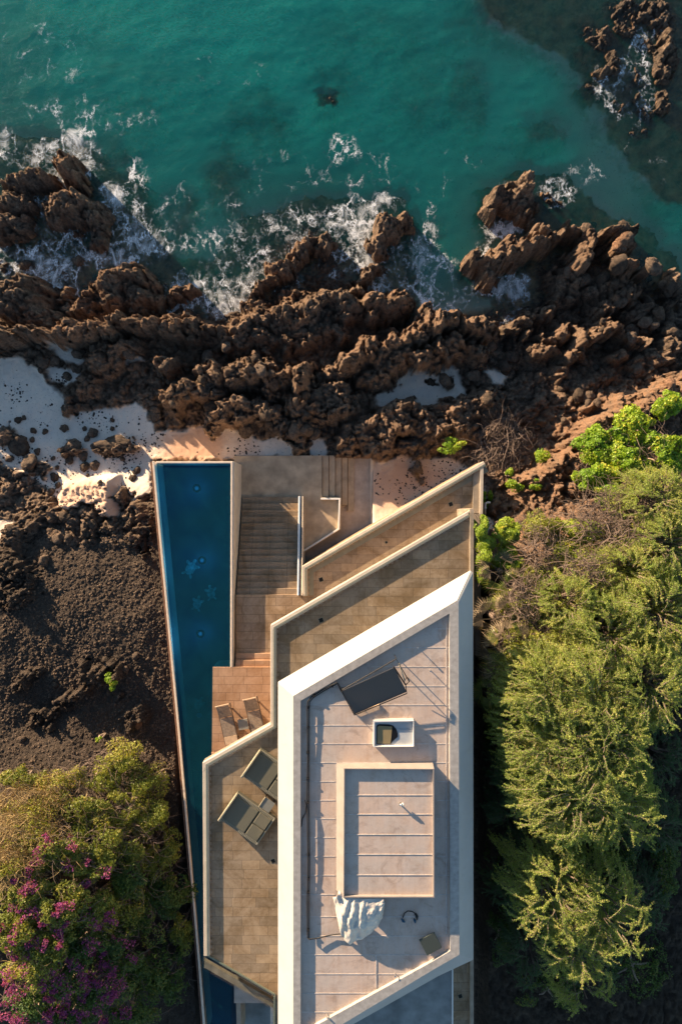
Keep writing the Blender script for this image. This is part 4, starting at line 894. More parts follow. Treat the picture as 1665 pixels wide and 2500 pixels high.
t = thing('roof_pipes', 'pair of thin black pipes following the left and upper roof parapet', 'pipes', (*P(750,1900,RF)[:2], RF)); W0 = t.location
line = [(833,1688),(822,1666),(790,1683),(760,1702),(752,1712),(751,1725),(751,1850),(750,1960),(751,2000),(752,2100),(751,2200),(751,2290),(755,2292),(775,2291),(806,2284),(834,2279)]
wob = lambda i: .03*math.sin(i*2.3)
MB().tube([(*loc(a+wob(i)*20, b, .12)[:2], .12+.03*math.sin(i*1.7)) for i, (a, b) in enumerate(line)], .026, 6).build('pipe', M['black_pipe'], t, world=False)
MB().tube([(*loc(a+4, b+2, .10)[:2], .10) for i, (a, b) in enumerate(line[:-3])], .02, 6).build('pipe', M['black_pipe'], t, world=False)
for a, b in ((810,1676),(766,1699),(751,1728),(751,1777),(750,1838),(750,1902),(751,1960),(752,2088),(752,2147),(751,2180),(751,2272)):
    q0 = loc(a, b, .12); MB().box((q0[0]+.02, q0[1], .07), (.10,.07,.15)).build('bracket', M['black_pipe'], t, world=False)
tag(MB().tube([P(744,1953,RF+.1), P(748,1965,RF+.14), P(746,1985,RF+.06), P(738,2000,RF+.03), P(736,2018,RF+.02)], .02, 6).build('loose_cable', M['black_pipe'], None), 'loose black cable hanging beside the left roof parapet', 'cable')

t = thing('cable_coil', 'small blue and black cable loop left on the shaded roof', 'cable', (*P(1003,2238,RF)[:2], RF)); W0 = t.location
MB().tube([loc(983,2240,.03), loc(987,2230,.05), loc(995,2224,.08), loc(1006,2225,.08), loc(1014,2231,.05), loc(1019,2240,.04)], .022, 6).build('cable', M['black_gloss'], t, world=False, smooth=True)
MB().tube([loc(1013,2230,.04), loc(1018,2238,.05), loc(1018,2245,.04)], [.04,.055,.03], 8).build('plug', M['black_gloss'], t, world=False, smooth=True)
MB().tube([loc(980,2243,.03), loc(984,2249,.05), loc(988,2251,.03)], [.03,.055,.03], 8).build('plug', M['cable_blue'], t, world=False, smooth=True)
MB().tube([loc(1010,2243,.03), loc(1013,2249,.05), loc(1013,2253,.03)], [.03,.05,.03], 8).build('plug', M['cable_blue'], t, world=False, smooth=True)
t = thing('cover_plate', 'square dark green plate lying askew near the lower right roof corner', 'plate', (*P(1051,2306,RF)[:2], RF)); W0 = t.location
q4 = [loc(1023,2297,.2), loc(1060,2278,.2), loc(1079,2315,.2), loc(1043,2335,.2)]
MB().prism([v[:2] for v in q4], .12, .17).build('plate', M['panel_green'], t, world=False, bevel=.008)
MB().prism([(v[0]*.8, v[1]*.8) for v in q4], 0, .12).build('box', M['steel'], t, world=False)
for a, b, h, lab in ((1019,1580,.22,'thin vent pipe standing near the pointed roof corner'), (1049,1635,.22,'thin vent pipe standing right of the black panel'), (800,2476,.18,'short vent pipe near the lowest roof corner'), (964,2376,.16,'short vent pipe beside the lower right parapet')):
    q0 = P(a, b, RF); t = thing('vent_pipe', lab, 'vent', (q0.x, q0.y, RF), 0, 'thin vent pipes on the roof')
    MB().tube([(0,0,0), (0,0,h)], .018, 8).build('pipe', M['steel'], t, world=False)
    MB().tube([(0,0,h), (0,0,h+.04)], .035, 8).build('vent_cap', M['steel'], t, world=False)
q0 = P(976,1962,BX-.14); t = thing('vent_pipe', 'stubby curved vent on the raised roof box', 'vent', (q0.x, q0.y, BX-.14))
MB().tube([(0,0,0),(0,0,.12),(.03,.02,.16),(.09,.03,.16)], .05, 10).build('pipe', M['steel'], t, world=False, smooth=True)
MB().tube([(.09,.03,.16),(.12,.035,.15)], .065, 10).build('vent_cap', M['white_plain'], t, world=False)

# crumpled tarp hanging from the roof box
def ease(t): return t*t*(3-2*t)
NU, NV = 90, 60
U, V = np.meshgrid(np.linspace(0, 1, NU), np.linspace(0, 1, NV))
topL, topR = np.array(P(816,2180,11.05)), np.array(P(938,2192,11.1))
outl = [(813,2188),(820,2230),(832,2280),(840,2296),(856,2305),(880,2294),(905,2280),(922,2263),(934,2240),(940,2200)]
ob = np.array([P(a, b, RF+.12) for a, b in outl]); s_ = np.linspace(0, 1, len(ob))
bot = np.stack([np.interp(U, s_, ob[:,k]) for k in range(3)], -1)
tx = np.array([P(828,2175,11.1), P(842,2191,11.19), P(880,2193,11.19), P(936,2193,11.17)]); ts = np.array([0,.2,.5,1])
top = np.stack([np.interp(U, ts, tx[:,k]) for k in range(3)], -1)
V3 = V[..., None]; pts = top*(1-V3)+bot*V3
fold = np.sin(U*34+np.sin(V*3)*1.2+fbm(U*4, V*2, 201)*3)*(.035+.06*V)*np.where(U < .62, 1, .35)
bulge = np.sin(np.pi*V)*(.26+.20*fbm(U*4, V*3, 203))
pts[..., 2] += bulge*.7+fold*.6+fbm(U*12, V*7, 205)*.025-.35*V*(1-V)*0
pts[..., 2] = np.maximum(pts[..., 2], RF+.03)
idx = np.arange(NU*NV).reshape(NV, NU)
fq = np.stack([idx[:-1,:-1], idx[1:,:-1], idx[1:,1:], idx[:-1,1:]], -1).reshape(-1, 4)
o = link('tarpaulin', fast_mesh('tarpaulin', pts.reshape(-1,3), fq, M['tarp'], True)); tag(o, 'crumpled white plastic sheet tied over the lower end of the roof box', 'tarp')
md = o.modifiers.new('solid', 'SOLIDIFY'); md.thickness = .01
# ------------------------------------------------------------------ plants
def crown_obj(name, v, f, mat, parent, seed_t=None, per=4):
    nl = len(v)//per; t = rng.random(nl)
    if seed_t is not None: t = np.clip(seed_t+rng.normal(size=nl)*.18, 0, 1)
    me = fast_mesh(name, v-np.array(parent.location if parent else (0,0,0)), f, M[mat], False, dict(tint=np.repeat(t, per)))
    return link(name, me, parent)
def merge(parts):
    vs, fs, o = [], [], 0
    for v, f in parts: vs.append(v); fs.append(f+o); o += len(v)
    return np.concatenate(vs), np.concatenate(fs)
def ground(x, y): return hz(x, y)

def lobe_pts(c, rx, ry, h, n, lobes=9, thick=.35, seed=0):
    """leaf positions on lumpy lobes filling a dome; returns points, outward normals, lobe tint"""
    P_, N_, T_ = [], [], []
    lb_ = []
    for i in range(lobes):
        a = rng.random()*2*np.pi; r = math.sqrt(rng.random())*.78
        lb_.append((r*math.cos(a), r*math.sin(a)))
    k = n//lobes
    for (lx, ly) in lb_:
        rr = rng.uniform(.28, .5); zc = h*(1-(lx*lx+ly*ly))*.75
        d = rng.normal(size=(k, 3)); d /= np.linalg.norm(d, axis=1, keepdims=True); d[:, 2] = np.abs(d[:, 2])*.9-.15
        rad = 1-rng.random(k)**2*thick
        p = np.stack([c[0]+(lx+d[:,0]*rr*rad)*rx, c[1]+(ly+d[:,1]*rr*rad)*ry, c[2]-h+zc+d[:,2]*rad*rr*h*.8+.1*h], -1)
        w_ = .12*min(rx, ry)
        p += np.stack([fbm(p[:,0]*2.2, p[:,1]*2.2, 300, 2), fbm(p[:,0]*2.2, p[:,1]*2.2, 310, 2), fbm(p[:,0]*3, p[:,1]*3, 320, 2)], -1)*w_*1.6
        P_.append(p); N_.append(d*.8); T_.append(np.full(k, rng.uniform(.1, .85)))
    return np.concatenate(P_), np.concatenate(N_), np.concatenate(T_)

def twig_np(c, rx, ry, h, n, L=.9, r=.012, K=7, up=.3):
    a = rng.random(n)*2*np.pi; q = np.sqrt(rng.random(n))
    st = np.stack([c[0]+rx*q*np.cos(a), c[1]+ry*q*np.sin(a), c[2]-h*(.15+.5*rng.random(n))-h*.3*q*q], -1)
    th = rng.random(n)*2*np.pi; el = rng.normal(size=n)*.35+up; curve = rng.normal(size=n)*1.6; ln = L*(.4+rng.random(n))
    pts = [st]; cur = st.copy()
    for k in range(K-1):
        s_ = (ln/(K-1))[:, None]
        cur = cur+s_*np.stack([np.cos(th)*np.cos(el), np.sin(th)*np.cos(el), np.sin(el)], -1)
        th = th+curve/(K-1)+rng.normal(size=n)*.22; el = el-rng.random(n)*.22
        pts.append(cur.copy())
    pts = np.stack(pts, 1); rad = np.linspace(1, .35, K)[None]*r*(.6+.8*rng.random(n))[:, None]
    return tubes_np(pts, rad)

def trunk(t, c, z0, z1, r, mat='limb', n=5, spread=.4):
    m = MB(); b = Vector((0, 0, z0-t.location.z))
    for i in range(n):
        a = i*6.283/n+random.random(); q = Vector((math.cos(a)*spread, math.sin(a)*spread, z1-t.location.z))
        mid = b.lerp(q, .5)+Vector((random.uniform(-.1,.1), random.uniform(-.1,.1), .1)); m.tube([b, mid, q], [r, r*.7, r*.3], 6)
    return m.build('trunk', M[mat], t, world=False)

def shrub(px, py, z, rx, ry, h, kind, n, size, lab, name='shrub', cat='shrub', group=None, twigs=0, blooms=0, lobes=9, straw=0, tilt=None, aspect=.6):
    c = P(px, py, z); s = (ZC-z)/FPX; rx *= s; ry *= s
    g = min(ground(c.x, c.y), z-h*.6)
    t = thing(name, lab, cat, (c.x, c.y, g), 0, group)
    p, nn, tt = lobe_pts((c.x, c.y, z), rx, ry, h, n, lobes)
    v, f = leaves_np(p, size*(.6+.8*rng.random(len(p))), nn+np.array([0,0,.7]), .55, aspect)
    crown_obj('foliage', v, f, kind, t, tt)
    trunk(t, c, g-.1, z-h*.55, .05+.02*h, n=4, spread=min(rx, ry)*.5)
    if twigs:
        v, f = twig_np((c.x, c.y, z+h*.1), rx*.95, ry*.95, h, twigs, L=.75*min(1.6, max(.6, rx))); me = fast_mesh('dry_twigs', v-np.array(t.location), f, M['twig']); link('dry_twigs', me, t)
    if straw:
        v, f = twig_np((c.x, c.y, z+h*.2), rx, ry, h, straw, L=.7, r=.010, K=5, up=.5); me = fast_mesh('dry_stems', v-np.array(t.location), f, M['straw'], False, dict(tint=rng.random(len(v)))); link('dry_stems', me, t)
    if blooms:
        for i in range(blooms):
            a = rng.random()*6.28; q = math.sqrt(rng.random())*.85; cc_ = np.array([c.x+rx*q*math.cos(a), c.y+ry*q*math.sin(a), z-h*.35*q*q+.05])
            kk = int(rng.integers(60, 150)); an = rng.random()*3.14; el_ = rng.uniform(.5, 1.6)
            dd = np.clip(rng.normal(size=(kk, 3)), -1.25, 1.25)*np.array([.17*el_,.17/el_,.08])*rng.uniform(.5,1.3)
            dd[:, :2] = dd[:, :2]@np.array([[math.cos(an), math.sin(an)], [-math.sin(an), math.cos(an)]])
            v, f = leaves_np(cc_+dd, .075*(.7+.6*rng.random(kk)), None, .9, .8)
            crown_obj('flower_cluster', v, f, 'bloom', t)
    return t

def kiawe(px, py, z, rpx, lab, n=130, kind='kiawe', h=1.6, layers=2, az0=0, az1=2*math.pi, density=1.0, wob=.7, name='feathery_tree', group='feathery kiawe trees beside the house'):
    c = P(px, py, z); s = (ZC-z)/FPX; Rr = rpx*s; g = min(ground(c.x, c.y), z-2)
    t = thing(name, lab, 'tree', (c.x, c.y, g), 0, group)
    K = 14; strands = []; org = []
    for ly in range(layers):
        m = int(n/layers)
        az = az0+(az1-az0)*rng.random(m); q0 = rng.random(m)**.6*.62*Rr; ln = (Rr-q0)*rng.uniform(.45, 1.05, m)
        wob_ = rng.normal(size=m)*wob; dr = rng.uniform(.3, 1.0, m)*h; zo = -ly*h*.55+rng.normal(size=m)*.18*h
        tt = np.linspace(0, 1, K)[None]
        a2 = az+rng.normal(size=m)*.25
        x = c.x+q0[:,None]*np.cos(a2)[:,None]; y = c.y+q0[:,None]*np.sin(a2)[:,None]
        ang = az[:,None]+wob_[:,None]*tt+.18*np.sin(tt*9+az[:,None]*7)
        stp = (ln/(K-1))[:,None]
        x = x+np.cumsum(np.cos(ang)*stp, 1)-np.cos(ang[:,:1])*stp; y = y+np.cumsum(np.sin(ang)*stp, 1)-np.sin(ang[:,:1])*stp
        rad_ = np.hypot(x-c.x, y-c.y)/Rr
        zz = z+zo[:,None]-dr[:,None]*rad_**2.2*.9+.22*h*np.sin(tt*np.pi)
        strands.append(np.stack([x, y, zz], -1))
    S = np.concatenate(strands)
    # side branchlets
    nb_ = int(len(S)*6*density); i = rng.integers(0, len(S), nb_); kk = rng.integers(2, K-1, nb_)
    p0 = S[i, kk]; d = S[i, kk]-S[i, kk-1]; d /= np.linalg.norm(d, axis=1, keepdims=True)+1e-9
    sg = rng.choice([-1, 1], nb_)*rng.uniform(.45, .95, nb_); ca, sa = np.cos(sg), np.sin(sg)
    d2 = np.stack([d[:,0]*ca-d[:,1]*sa, d[:,0]*sa+d[:,1]*ca, d[:,2]], -1); L2 = rng.uniform(.22, .6, nb_)
    t6 = np.linspace(0, 1, 6)[None,:,None]
    B = p0[:,None]+d2[:,None]*L2[:,None,None]*t6+d[:,None]*L2[:,None,None]*.35*t6**2; B[:,:,2] -= .12*(t6[:,:,0]**2)
    def along(Sx, per):                        # leaf points along strands
        m, k_, _ = Sx.shape; seg = np.linalg.norm(np.diff(Sx, axis=1), axis=2); tot = seg.sum(1); cnt = np.maximum(2, (tot*per).astype(int))
        ii = np.repeat(np.arange(m), cnt); u = rng.random(len(ii))**.85*(k_-1.001); j = u.astype(int); fr_ = (u-j)[:,None]
        p = Sx[ii, j]*(1-fr_)+Sx[ii, j+1]*fr_; dd = Sx[ii, j+1]-Sx[ii, j]; dd /= np.linalg.norm(dd, axis=1, keepdims=True)+1e-9
        off = rng.normal(size=p.shape); off -= dd*(off*dd).sum(1, keepdims=True)
        side = off/(np.linalg.norm(off, axis=1, keepdims=True)+1e-9)
        return p+side*rng.uniform(.01, .055, len(p))[:,None], side*1.0+dd*.9, ii
    pa, da, ia = along(S, 90*density); pb, db, ib = along(B, 82*density)
    pts = np.concatenate([pa, pb]); dr_ = np.concatenate([da, db])
    v, f = leaves_np(pts, .058*(.7+.6*rng.random(len(pts))), None, .8, .42, dr_)
    tn = rng.random(len(S)); tb = tn[i]; tint = np.concatenate([tn[ia], tb[ib]])*.75+.05
    crown_obj('foliage', v, f, kind, t, tint)
    vv, ff = merge([tubes_np(S, np.linspace(.022, .006, K)[None]*np.ones((len(S), 1))), tubes_np(B, np.linspace(.009, .004, 6)[None]*np.ones((len(B), 1)))])
    link('branches', fast_mesh('branches', vv-np.array(t.location), ff, M['twig']), t)
    m = MB(); b0 = Vector((0, 0, -.2)); top = z-g
    for k in range(7):
        a = az0+(az1-az0)*(k+random.random())/7; e = Vector((math.cos(a)*Rr*.5, math.sin(a)*Rr*.5, top-.15*h)); md = Vector((math.cos(a+.5)*Rr*.16, math.sin(a+.5)*Rr*.16, top*.55))
        m.tube([b0, b0.lerp(md, .5)+Vector((.05,.04,0)), md, md.lerp(e, .5)+Vector((0,0,-.1)), e-Vector((0,0,.25))], [.12,.10,.075,.045,.02], 7)
    m.build('trunk', M['twig'], t, world=False)
    return t

def tangle(px, py, z, rx, ry, h, n, lab, L=1.1, mat='twig'):
    c = P(px, py, z); s = (ZC-z)/FPX; g = ground(c.x, c.y)
    t = thing('dead_bush', lab, 'bush', (c.x, c.y, min(g, z-.2)), 0)
    v, f = twig_np((c.x, c.y, z), rx*s, ry*s, h, n, L=L, r=.014, K=9, up=.12)
    v[:,2] = np.maximum(v[:,2], c.z-h-.6); me = fast_mesh('bare_twigs', v-np.array(t.location), f, M[mat]); link('bare_twigs', me, t)
    m = MB(); 
    for i in range(6):
        a = i*1.05+random.random(); e = Vector((math.cos(a)*rx*s*.6, math.sin(a)*ry*s*.6, z-t.location.z+random.uniform(-.2,.1)))
        m.tube([Vector((0,0,-.1)), e*.45+Vector((0,0,.15)), e], [.05,.035,.015], 6)
    m.build('stem', M['twig'], t, world=False)
    return t

def palm(px, py, z, R0, lab, dry=.5, n=9, az0=0):
    c = P(px, py, z); g = ground(c.x, c.y)
    t = thing('fan_palm', lab, 'palm tree', (c.x, c.y, min(g, z-1)), 0, 'small fan palms along the house wall')
    m = MB(); m.tube([(0,0,-.2), (.03,.02,(z-t.location.z)*.5), (0,0,z-t.location.z-.1)], [.16,.13,.12], 9); m.build('trunk', M['twig'], t, world=False)
    for k in range(n):
        a = az0+k*2.399+random.uniform(-.3,.3); el = random.uniform(-.5,.35); isdry = random.random() < dry
        if isdry: el -= .25
        L = R0*random.uniform(.55, .8); d = Vector((math.cos(a)*math.cos(el), math.sin(a)*math.cos(el), math.sin(el)))
        base_ = Vector((0,0,z-t.location.z)); hub = base_+d*L*.75
        vs, fs, tn = [], [], []
        side = d.cross(Vector((0,0,1))).normalized(); upn = side.cross(d)
        for j in range(15):
            th = (j-7)/7*1.45; ll = L*.95*(1-.22*abs(th)/1.75)*random.uniform(.85,1.05)
            e = (d*math.cos(th)+side*math.sin(th)).normalized(); wv = e.cross(upn).normalized()*.022
            tip = hub+e*ll-Vector((0,0,.22*ll*random.uniform(.4,1.6)*(2 if isdry else 1))); mid = hub+e*ll*.55+upn*.03
            b = len(vs); vs += [hub-wv*.2, mid-wv, tip, mid+wv]; fs.append((b, b+1, b+2, b+3)); tn += [random.random()]*4
        me = fast_mesh('frond', np.array([tuple(q_) for q_ in vs]), np.array(fs), M['frond_dry' if isdry else 'frond'], False, dict(tint=np.array(tn)))
        fo_ = link('frond', me, t)
        st_ = MB().tube([base_, base_.lerp(hub, .5)+Vector((0,0,.04)), hub], [.018,.014,.01], 5).build('petiole', M['frond_dry'], fo_, world=False)
    return t

# bright broad leaved shrubs on the red rock ridge
B1 = [(1475,1085,5.6,58,50,'left of the bright green mass on the red ridge'),(1560,1045,5.9,70,55,'top centre of the bright green mass on the red ridge'),(1625,1105,6.2,60,60,'right side of the bright green mass at the photo edge'),(1545,1130,6.1,65,50,'middle of the bright green mass above the feathery trees'),(1455,1160,5.7,48,38,'lower left tongue of the bright green mass'),(1640,985,5.6,34,40,'uppermost yellowish clump at the right edge'),(1500,1205,6.0,42,30,'lowest clump under the bright green mass')]
for a, b, z, rx, ry, l in B1: shrub(a, b, z, rx, ry, 1.1, 'broad', 7000, .105, 'bright green broad leaved shrub, '+l, 'seaside_shrub', group='bright green shrubs on the ridge', lobes=16, twigs=60, aspect=.75)
B2 = [(1105,1088,2.7,42,20,.5,1100,'small green shrub against the dark flat rocks above the right terrace'),(1330,1112,3.3,24,30,.7,900,'small dark green shrub right of the dead twig tangle'),(1262,1180,3.7,26,22,.6,900,'small bright shrub on the gully edge above the drain pipe'),(1310,1180,4.3,22,16,.5,500,'tiny yellow green sprig on the red ridge crest'),(1245,1155,3.4,16,16,.5,400,'tiny green sprig at the foot of the dead twig tangle'),(1192,1215,3.3,14,26,.6,500,'narrow green sprig just outside the terrace corner'),(1305,1275,5.0,26,18,.6,500,'small leafy sprig below the lower reddish rocks'),(270,1665,4.2,17,20,.25,500,'tiny green tuft among the lava stones left of the pool'),(240,1808,4.4,10,8,.2,160,'tiny green tuft above the left shrubs'),(395,1890,4.2,30,34,.2,260,'thin sprinkle of weeds between pool wall and left shrubs')]
for a, b, z, rx, ry, h, nn_, l in B2: shrub(a, b, z, rx, ry, h, 'broad', nn_, .085, l, 'small_shrub', lobes=6)
B3 = [(1178,1292,8.0,20,40,'topmost part of the clipped green hedge at the terrace side'),(1192,1350,8.0,30,40,'middle part of the green hedge at the terrace side'),(1183,1400,7.8,22,30,'lowest part of the green hedge, nearest the roof tip'),(1245,1300,7.7,40,34,'dark green shrub right of the hedge, under the red rocks'),(1260,1370,7.8,44,44,'yellow tipped shrub right of the hedge, beside the first palm'),(1430,1300,7.4,60,34,'dark glossy shrub below the red ridge gully'),(1390,1350,7.5,60,40,'glossy shrub in the middle of the right slope, upper part')]
for a, b, z, rx, ry, l in B3: shrub(a, b, z, rx, ry, 1.5, 'hedge', 4600, .10, 'leafy shrub, '+l, 'leafy_shrub', group='leafy shrubs beside the terrace', lobes=12, twigs=50)
# scrub covering the right slope
SC = [(1330,1290,7.4,50,40),(1480,1390,8.2,70,60),(1560,1300,8.2,70,60),(1640,1380,8.6,60,60),(1340,1420,8.0,60,50),(1420,1430,8.3,60,50),(1300,1500,8.6,60,50),(1390,1510,8.8,60,50),(1470,1480,8.8,60,50),(1550,1430,8.8,60,50),(1630,1470,9.1,60,60),(1280,1580,9.2,50,50),(1350,1590,9.4,60,55),(1640,1290,8.3,50,50),(1240,1480,8.0,34,44),(1260,1650,9.5,40,40),(1620,1570,9.3,60,60),(1560,1540,9.1,60,50)]
WHERE = ['nearest the red rocks','under the bare twigs at upper right','below the upper feathery tree','at the right edge, upper slope','beside the long dead bush','above the fallen pale branch','right of the second palm','at the centre of the slope','right of the slope centre','in the upper right of the slope','at the right edge, middle slope','right of the third palm','left of the fallen pale branch','at the right edge under the bright shrubs','squeezed between palms and slope','above the pink flower sprig','at the right edge, lower slope','between the two right feathery crowns']
for i, (a, b, z, rx, ry) in enumerate(SC):
    shrub(a, b, z, rx*1.1, ry*1.1, 1.3, 'olive', 5200, .075, 'yellow green scrub bush full of dry twigs, '+WHERE[i], 'scrub_bush', group='scrub bushes on the right slope', lobes=18, twigs=240)
tangle(1235,1075,2.7,62,60,.8,420,'grey leafless twig tangle beside the upper terrace corner', 1.3)
tangle(1190,1160,2.9,30,50,.8,130,'grey leafless twigs hugging the terrace corner', .9)
tangle(1490,1265,8.4,90,60,.9,420,'brown leafless bush below the bright green shrubs', 1.3)
tangle(1330,1370,8.3,40,90,.9,300,'long brown leafless bush running down the slope', 1.0)
tangle(1440,1400,9.6,60,50,.9,170,'brown leafless twigs above the pale curved branch', 1.1)
tangle(1290,1470,9.2,50,60,.9,170,'brown leafless twigs right of the palms', 1.0)
tangle(1560,1320,9.3,60,50,.9,170,'brown leafless twigs in the upper right of the slope', 1.1)
tangle(1600,1230,8.4,50,50,.9,160,'brown leafless bush at the right edge under bright shrubs', 1.2)
# fallen pale branches
def branch(pts, r, lab):
    q = [P(*p) for p in pts]; t = tag(MB().tube(q, [r*(1-.65*i/(len(q)-1)) for i in range(len(q))], 8).build('dead_branch', M['limb'], None, smooth=True), lab, 'branch', 'pale dead branches on the scrub')
branch([(1385,1655,9.6),(1380,1640,9.9),(1395,1628,10.1),(1430,1625,10.2),(1450,1618,10.3),(1480,1632,10.3),(1520,1628,10.2)], .07, 'thick pale curved dead branch in the middle of the scrub')
branch([(1390,1664,9.8),(1420,1662,10.1),(1460,1656,10.2)], .04, 'short straight pale branch under the thick curved one')
branch([(1278,1590,9.7),(1310,1600,9.9),(1345,1620,10.0),(1365,1618,9.9)], .035, 'pale thin branch left of the thick curved one')
branch([(1395,1625,9.9),(1398,1600,10.0),(1415,1580,10.0),(1418,1565,9.9)], .04, 'pale branch rising above the thick curved one')
# feathery trees
KT = [(1610,1220,9.0,70,'at the upper right edge below the bright shrubs',90),(1640,1330,9.4,80,'at the right edge beside the leafless bush',90),(1540,1400,9.4,60,'upper middle of the right slope',90),(1610,1500,10.0,95,'at the right edge above the dark hollow',110),(1500,1560,10.2,95,'right of the pale dead branch',120),(1400,1480,9.8,70,'over the centre of the scrub',70),(1340,1690,10.6,105,'lower left of the dead branch, above the pink flowers',150),(1450,1700,10.7,115,'centre of the long right crown line',160),(1590,1680,10.5,100,'lower right at the photo edge',120),(1360,1800,10.8,120,'reaching towards the roof with long feathery fingers',190),(1460,1830,10.9,130,'broad crown in the middle right',190),(1400,1930,10.8,135,'lowest of the joined crowns with drooping tips',210),(1500,1970,10.5,115,'right drooping part of the joined crowns',150)]
for a, b, z, r, l, nn_ in KT: kiawe(a, b, z, r*1.22, 'yellow green feathery tree crown, '+l, int(nn_*1.5), layers=3)
kiawe(1365,2200,10.5,130,'separate feathery tree with long twisting strands, left one of the lowest pair', 130, layers=3, h=2.0, wob=1.2)
kiawe(1475,2235,10.3,140,'separate feathery tree with long twisting strands, right one of the lowest pair', 140, layers=3, h=2.2, wob=1.2)
kiawe(1415,2330,10.0,95,'drooping feathery tree part hanging below the lowest pair', 50, layers=2, h=1.6, wob=1.2)
kiawe(1430,2420,9.0,75,'small outlying feathery strands at the very bottom right', 26, h=1.2)
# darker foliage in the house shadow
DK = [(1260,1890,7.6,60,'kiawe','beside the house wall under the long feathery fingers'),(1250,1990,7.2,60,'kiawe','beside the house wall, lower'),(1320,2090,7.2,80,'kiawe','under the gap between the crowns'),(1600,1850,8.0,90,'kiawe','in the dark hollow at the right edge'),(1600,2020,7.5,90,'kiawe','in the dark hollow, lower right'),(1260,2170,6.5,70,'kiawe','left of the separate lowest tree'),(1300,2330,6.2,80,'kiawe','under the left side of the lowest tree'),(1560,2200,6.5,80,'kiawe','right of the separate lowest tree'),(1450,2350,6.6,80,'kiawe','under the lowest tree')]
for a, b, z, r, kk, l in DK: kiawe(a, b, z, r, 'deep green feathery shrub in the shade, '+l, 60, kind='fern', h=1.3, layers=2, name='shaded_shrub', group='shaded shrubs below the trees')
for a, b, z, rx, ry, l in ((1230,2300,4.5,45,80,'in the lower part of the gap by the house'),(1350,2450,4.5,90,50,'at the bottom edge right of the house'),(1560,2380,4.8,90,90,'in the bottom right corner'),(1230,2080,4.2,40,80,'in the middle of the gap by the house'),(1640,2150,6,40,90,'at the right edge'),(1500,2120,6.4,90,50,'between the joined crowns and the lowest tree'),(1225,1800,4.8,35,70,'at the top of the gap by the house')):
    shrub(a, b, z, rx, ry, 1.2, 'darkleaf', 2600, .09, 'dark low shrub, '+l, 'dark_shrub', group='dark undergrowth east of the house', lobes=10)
# small palms by the wall
for a, b, z, r0, d, l in ((1222,1395,7.9,1.0,.6,'highest one beside the roof tip with dry fans'),(1212,1510,8.4,1.05,.6,'second one with a single bright green fan'),(1245,1500,8.6,.9,.7,'standing behind the second at the scrub edge'),(1225,1590,8.9,1.0,.7,'third one down, dry and brown'),(1245,1560,9.1,.9,.5,'standing behind the third'),(1232,1650,9.2,1.0,.4,'fourth one with orange dry tips'),(1210,1690,8.9,1.05,.3,'lowest one with green fans reaching the roof shade'),(1262,1430,8.3,.8,.5,'small one right of the highest')):
    palm(a, b, z, r0, 'fan palm along the dark gap, '+l, d)
pk = shrub(1238,1750,9.0,12,18,.4,'bloom',140,.07,'thin sprig of pink flowers over the dark gap','flower_sprig','flower', lobes=3)
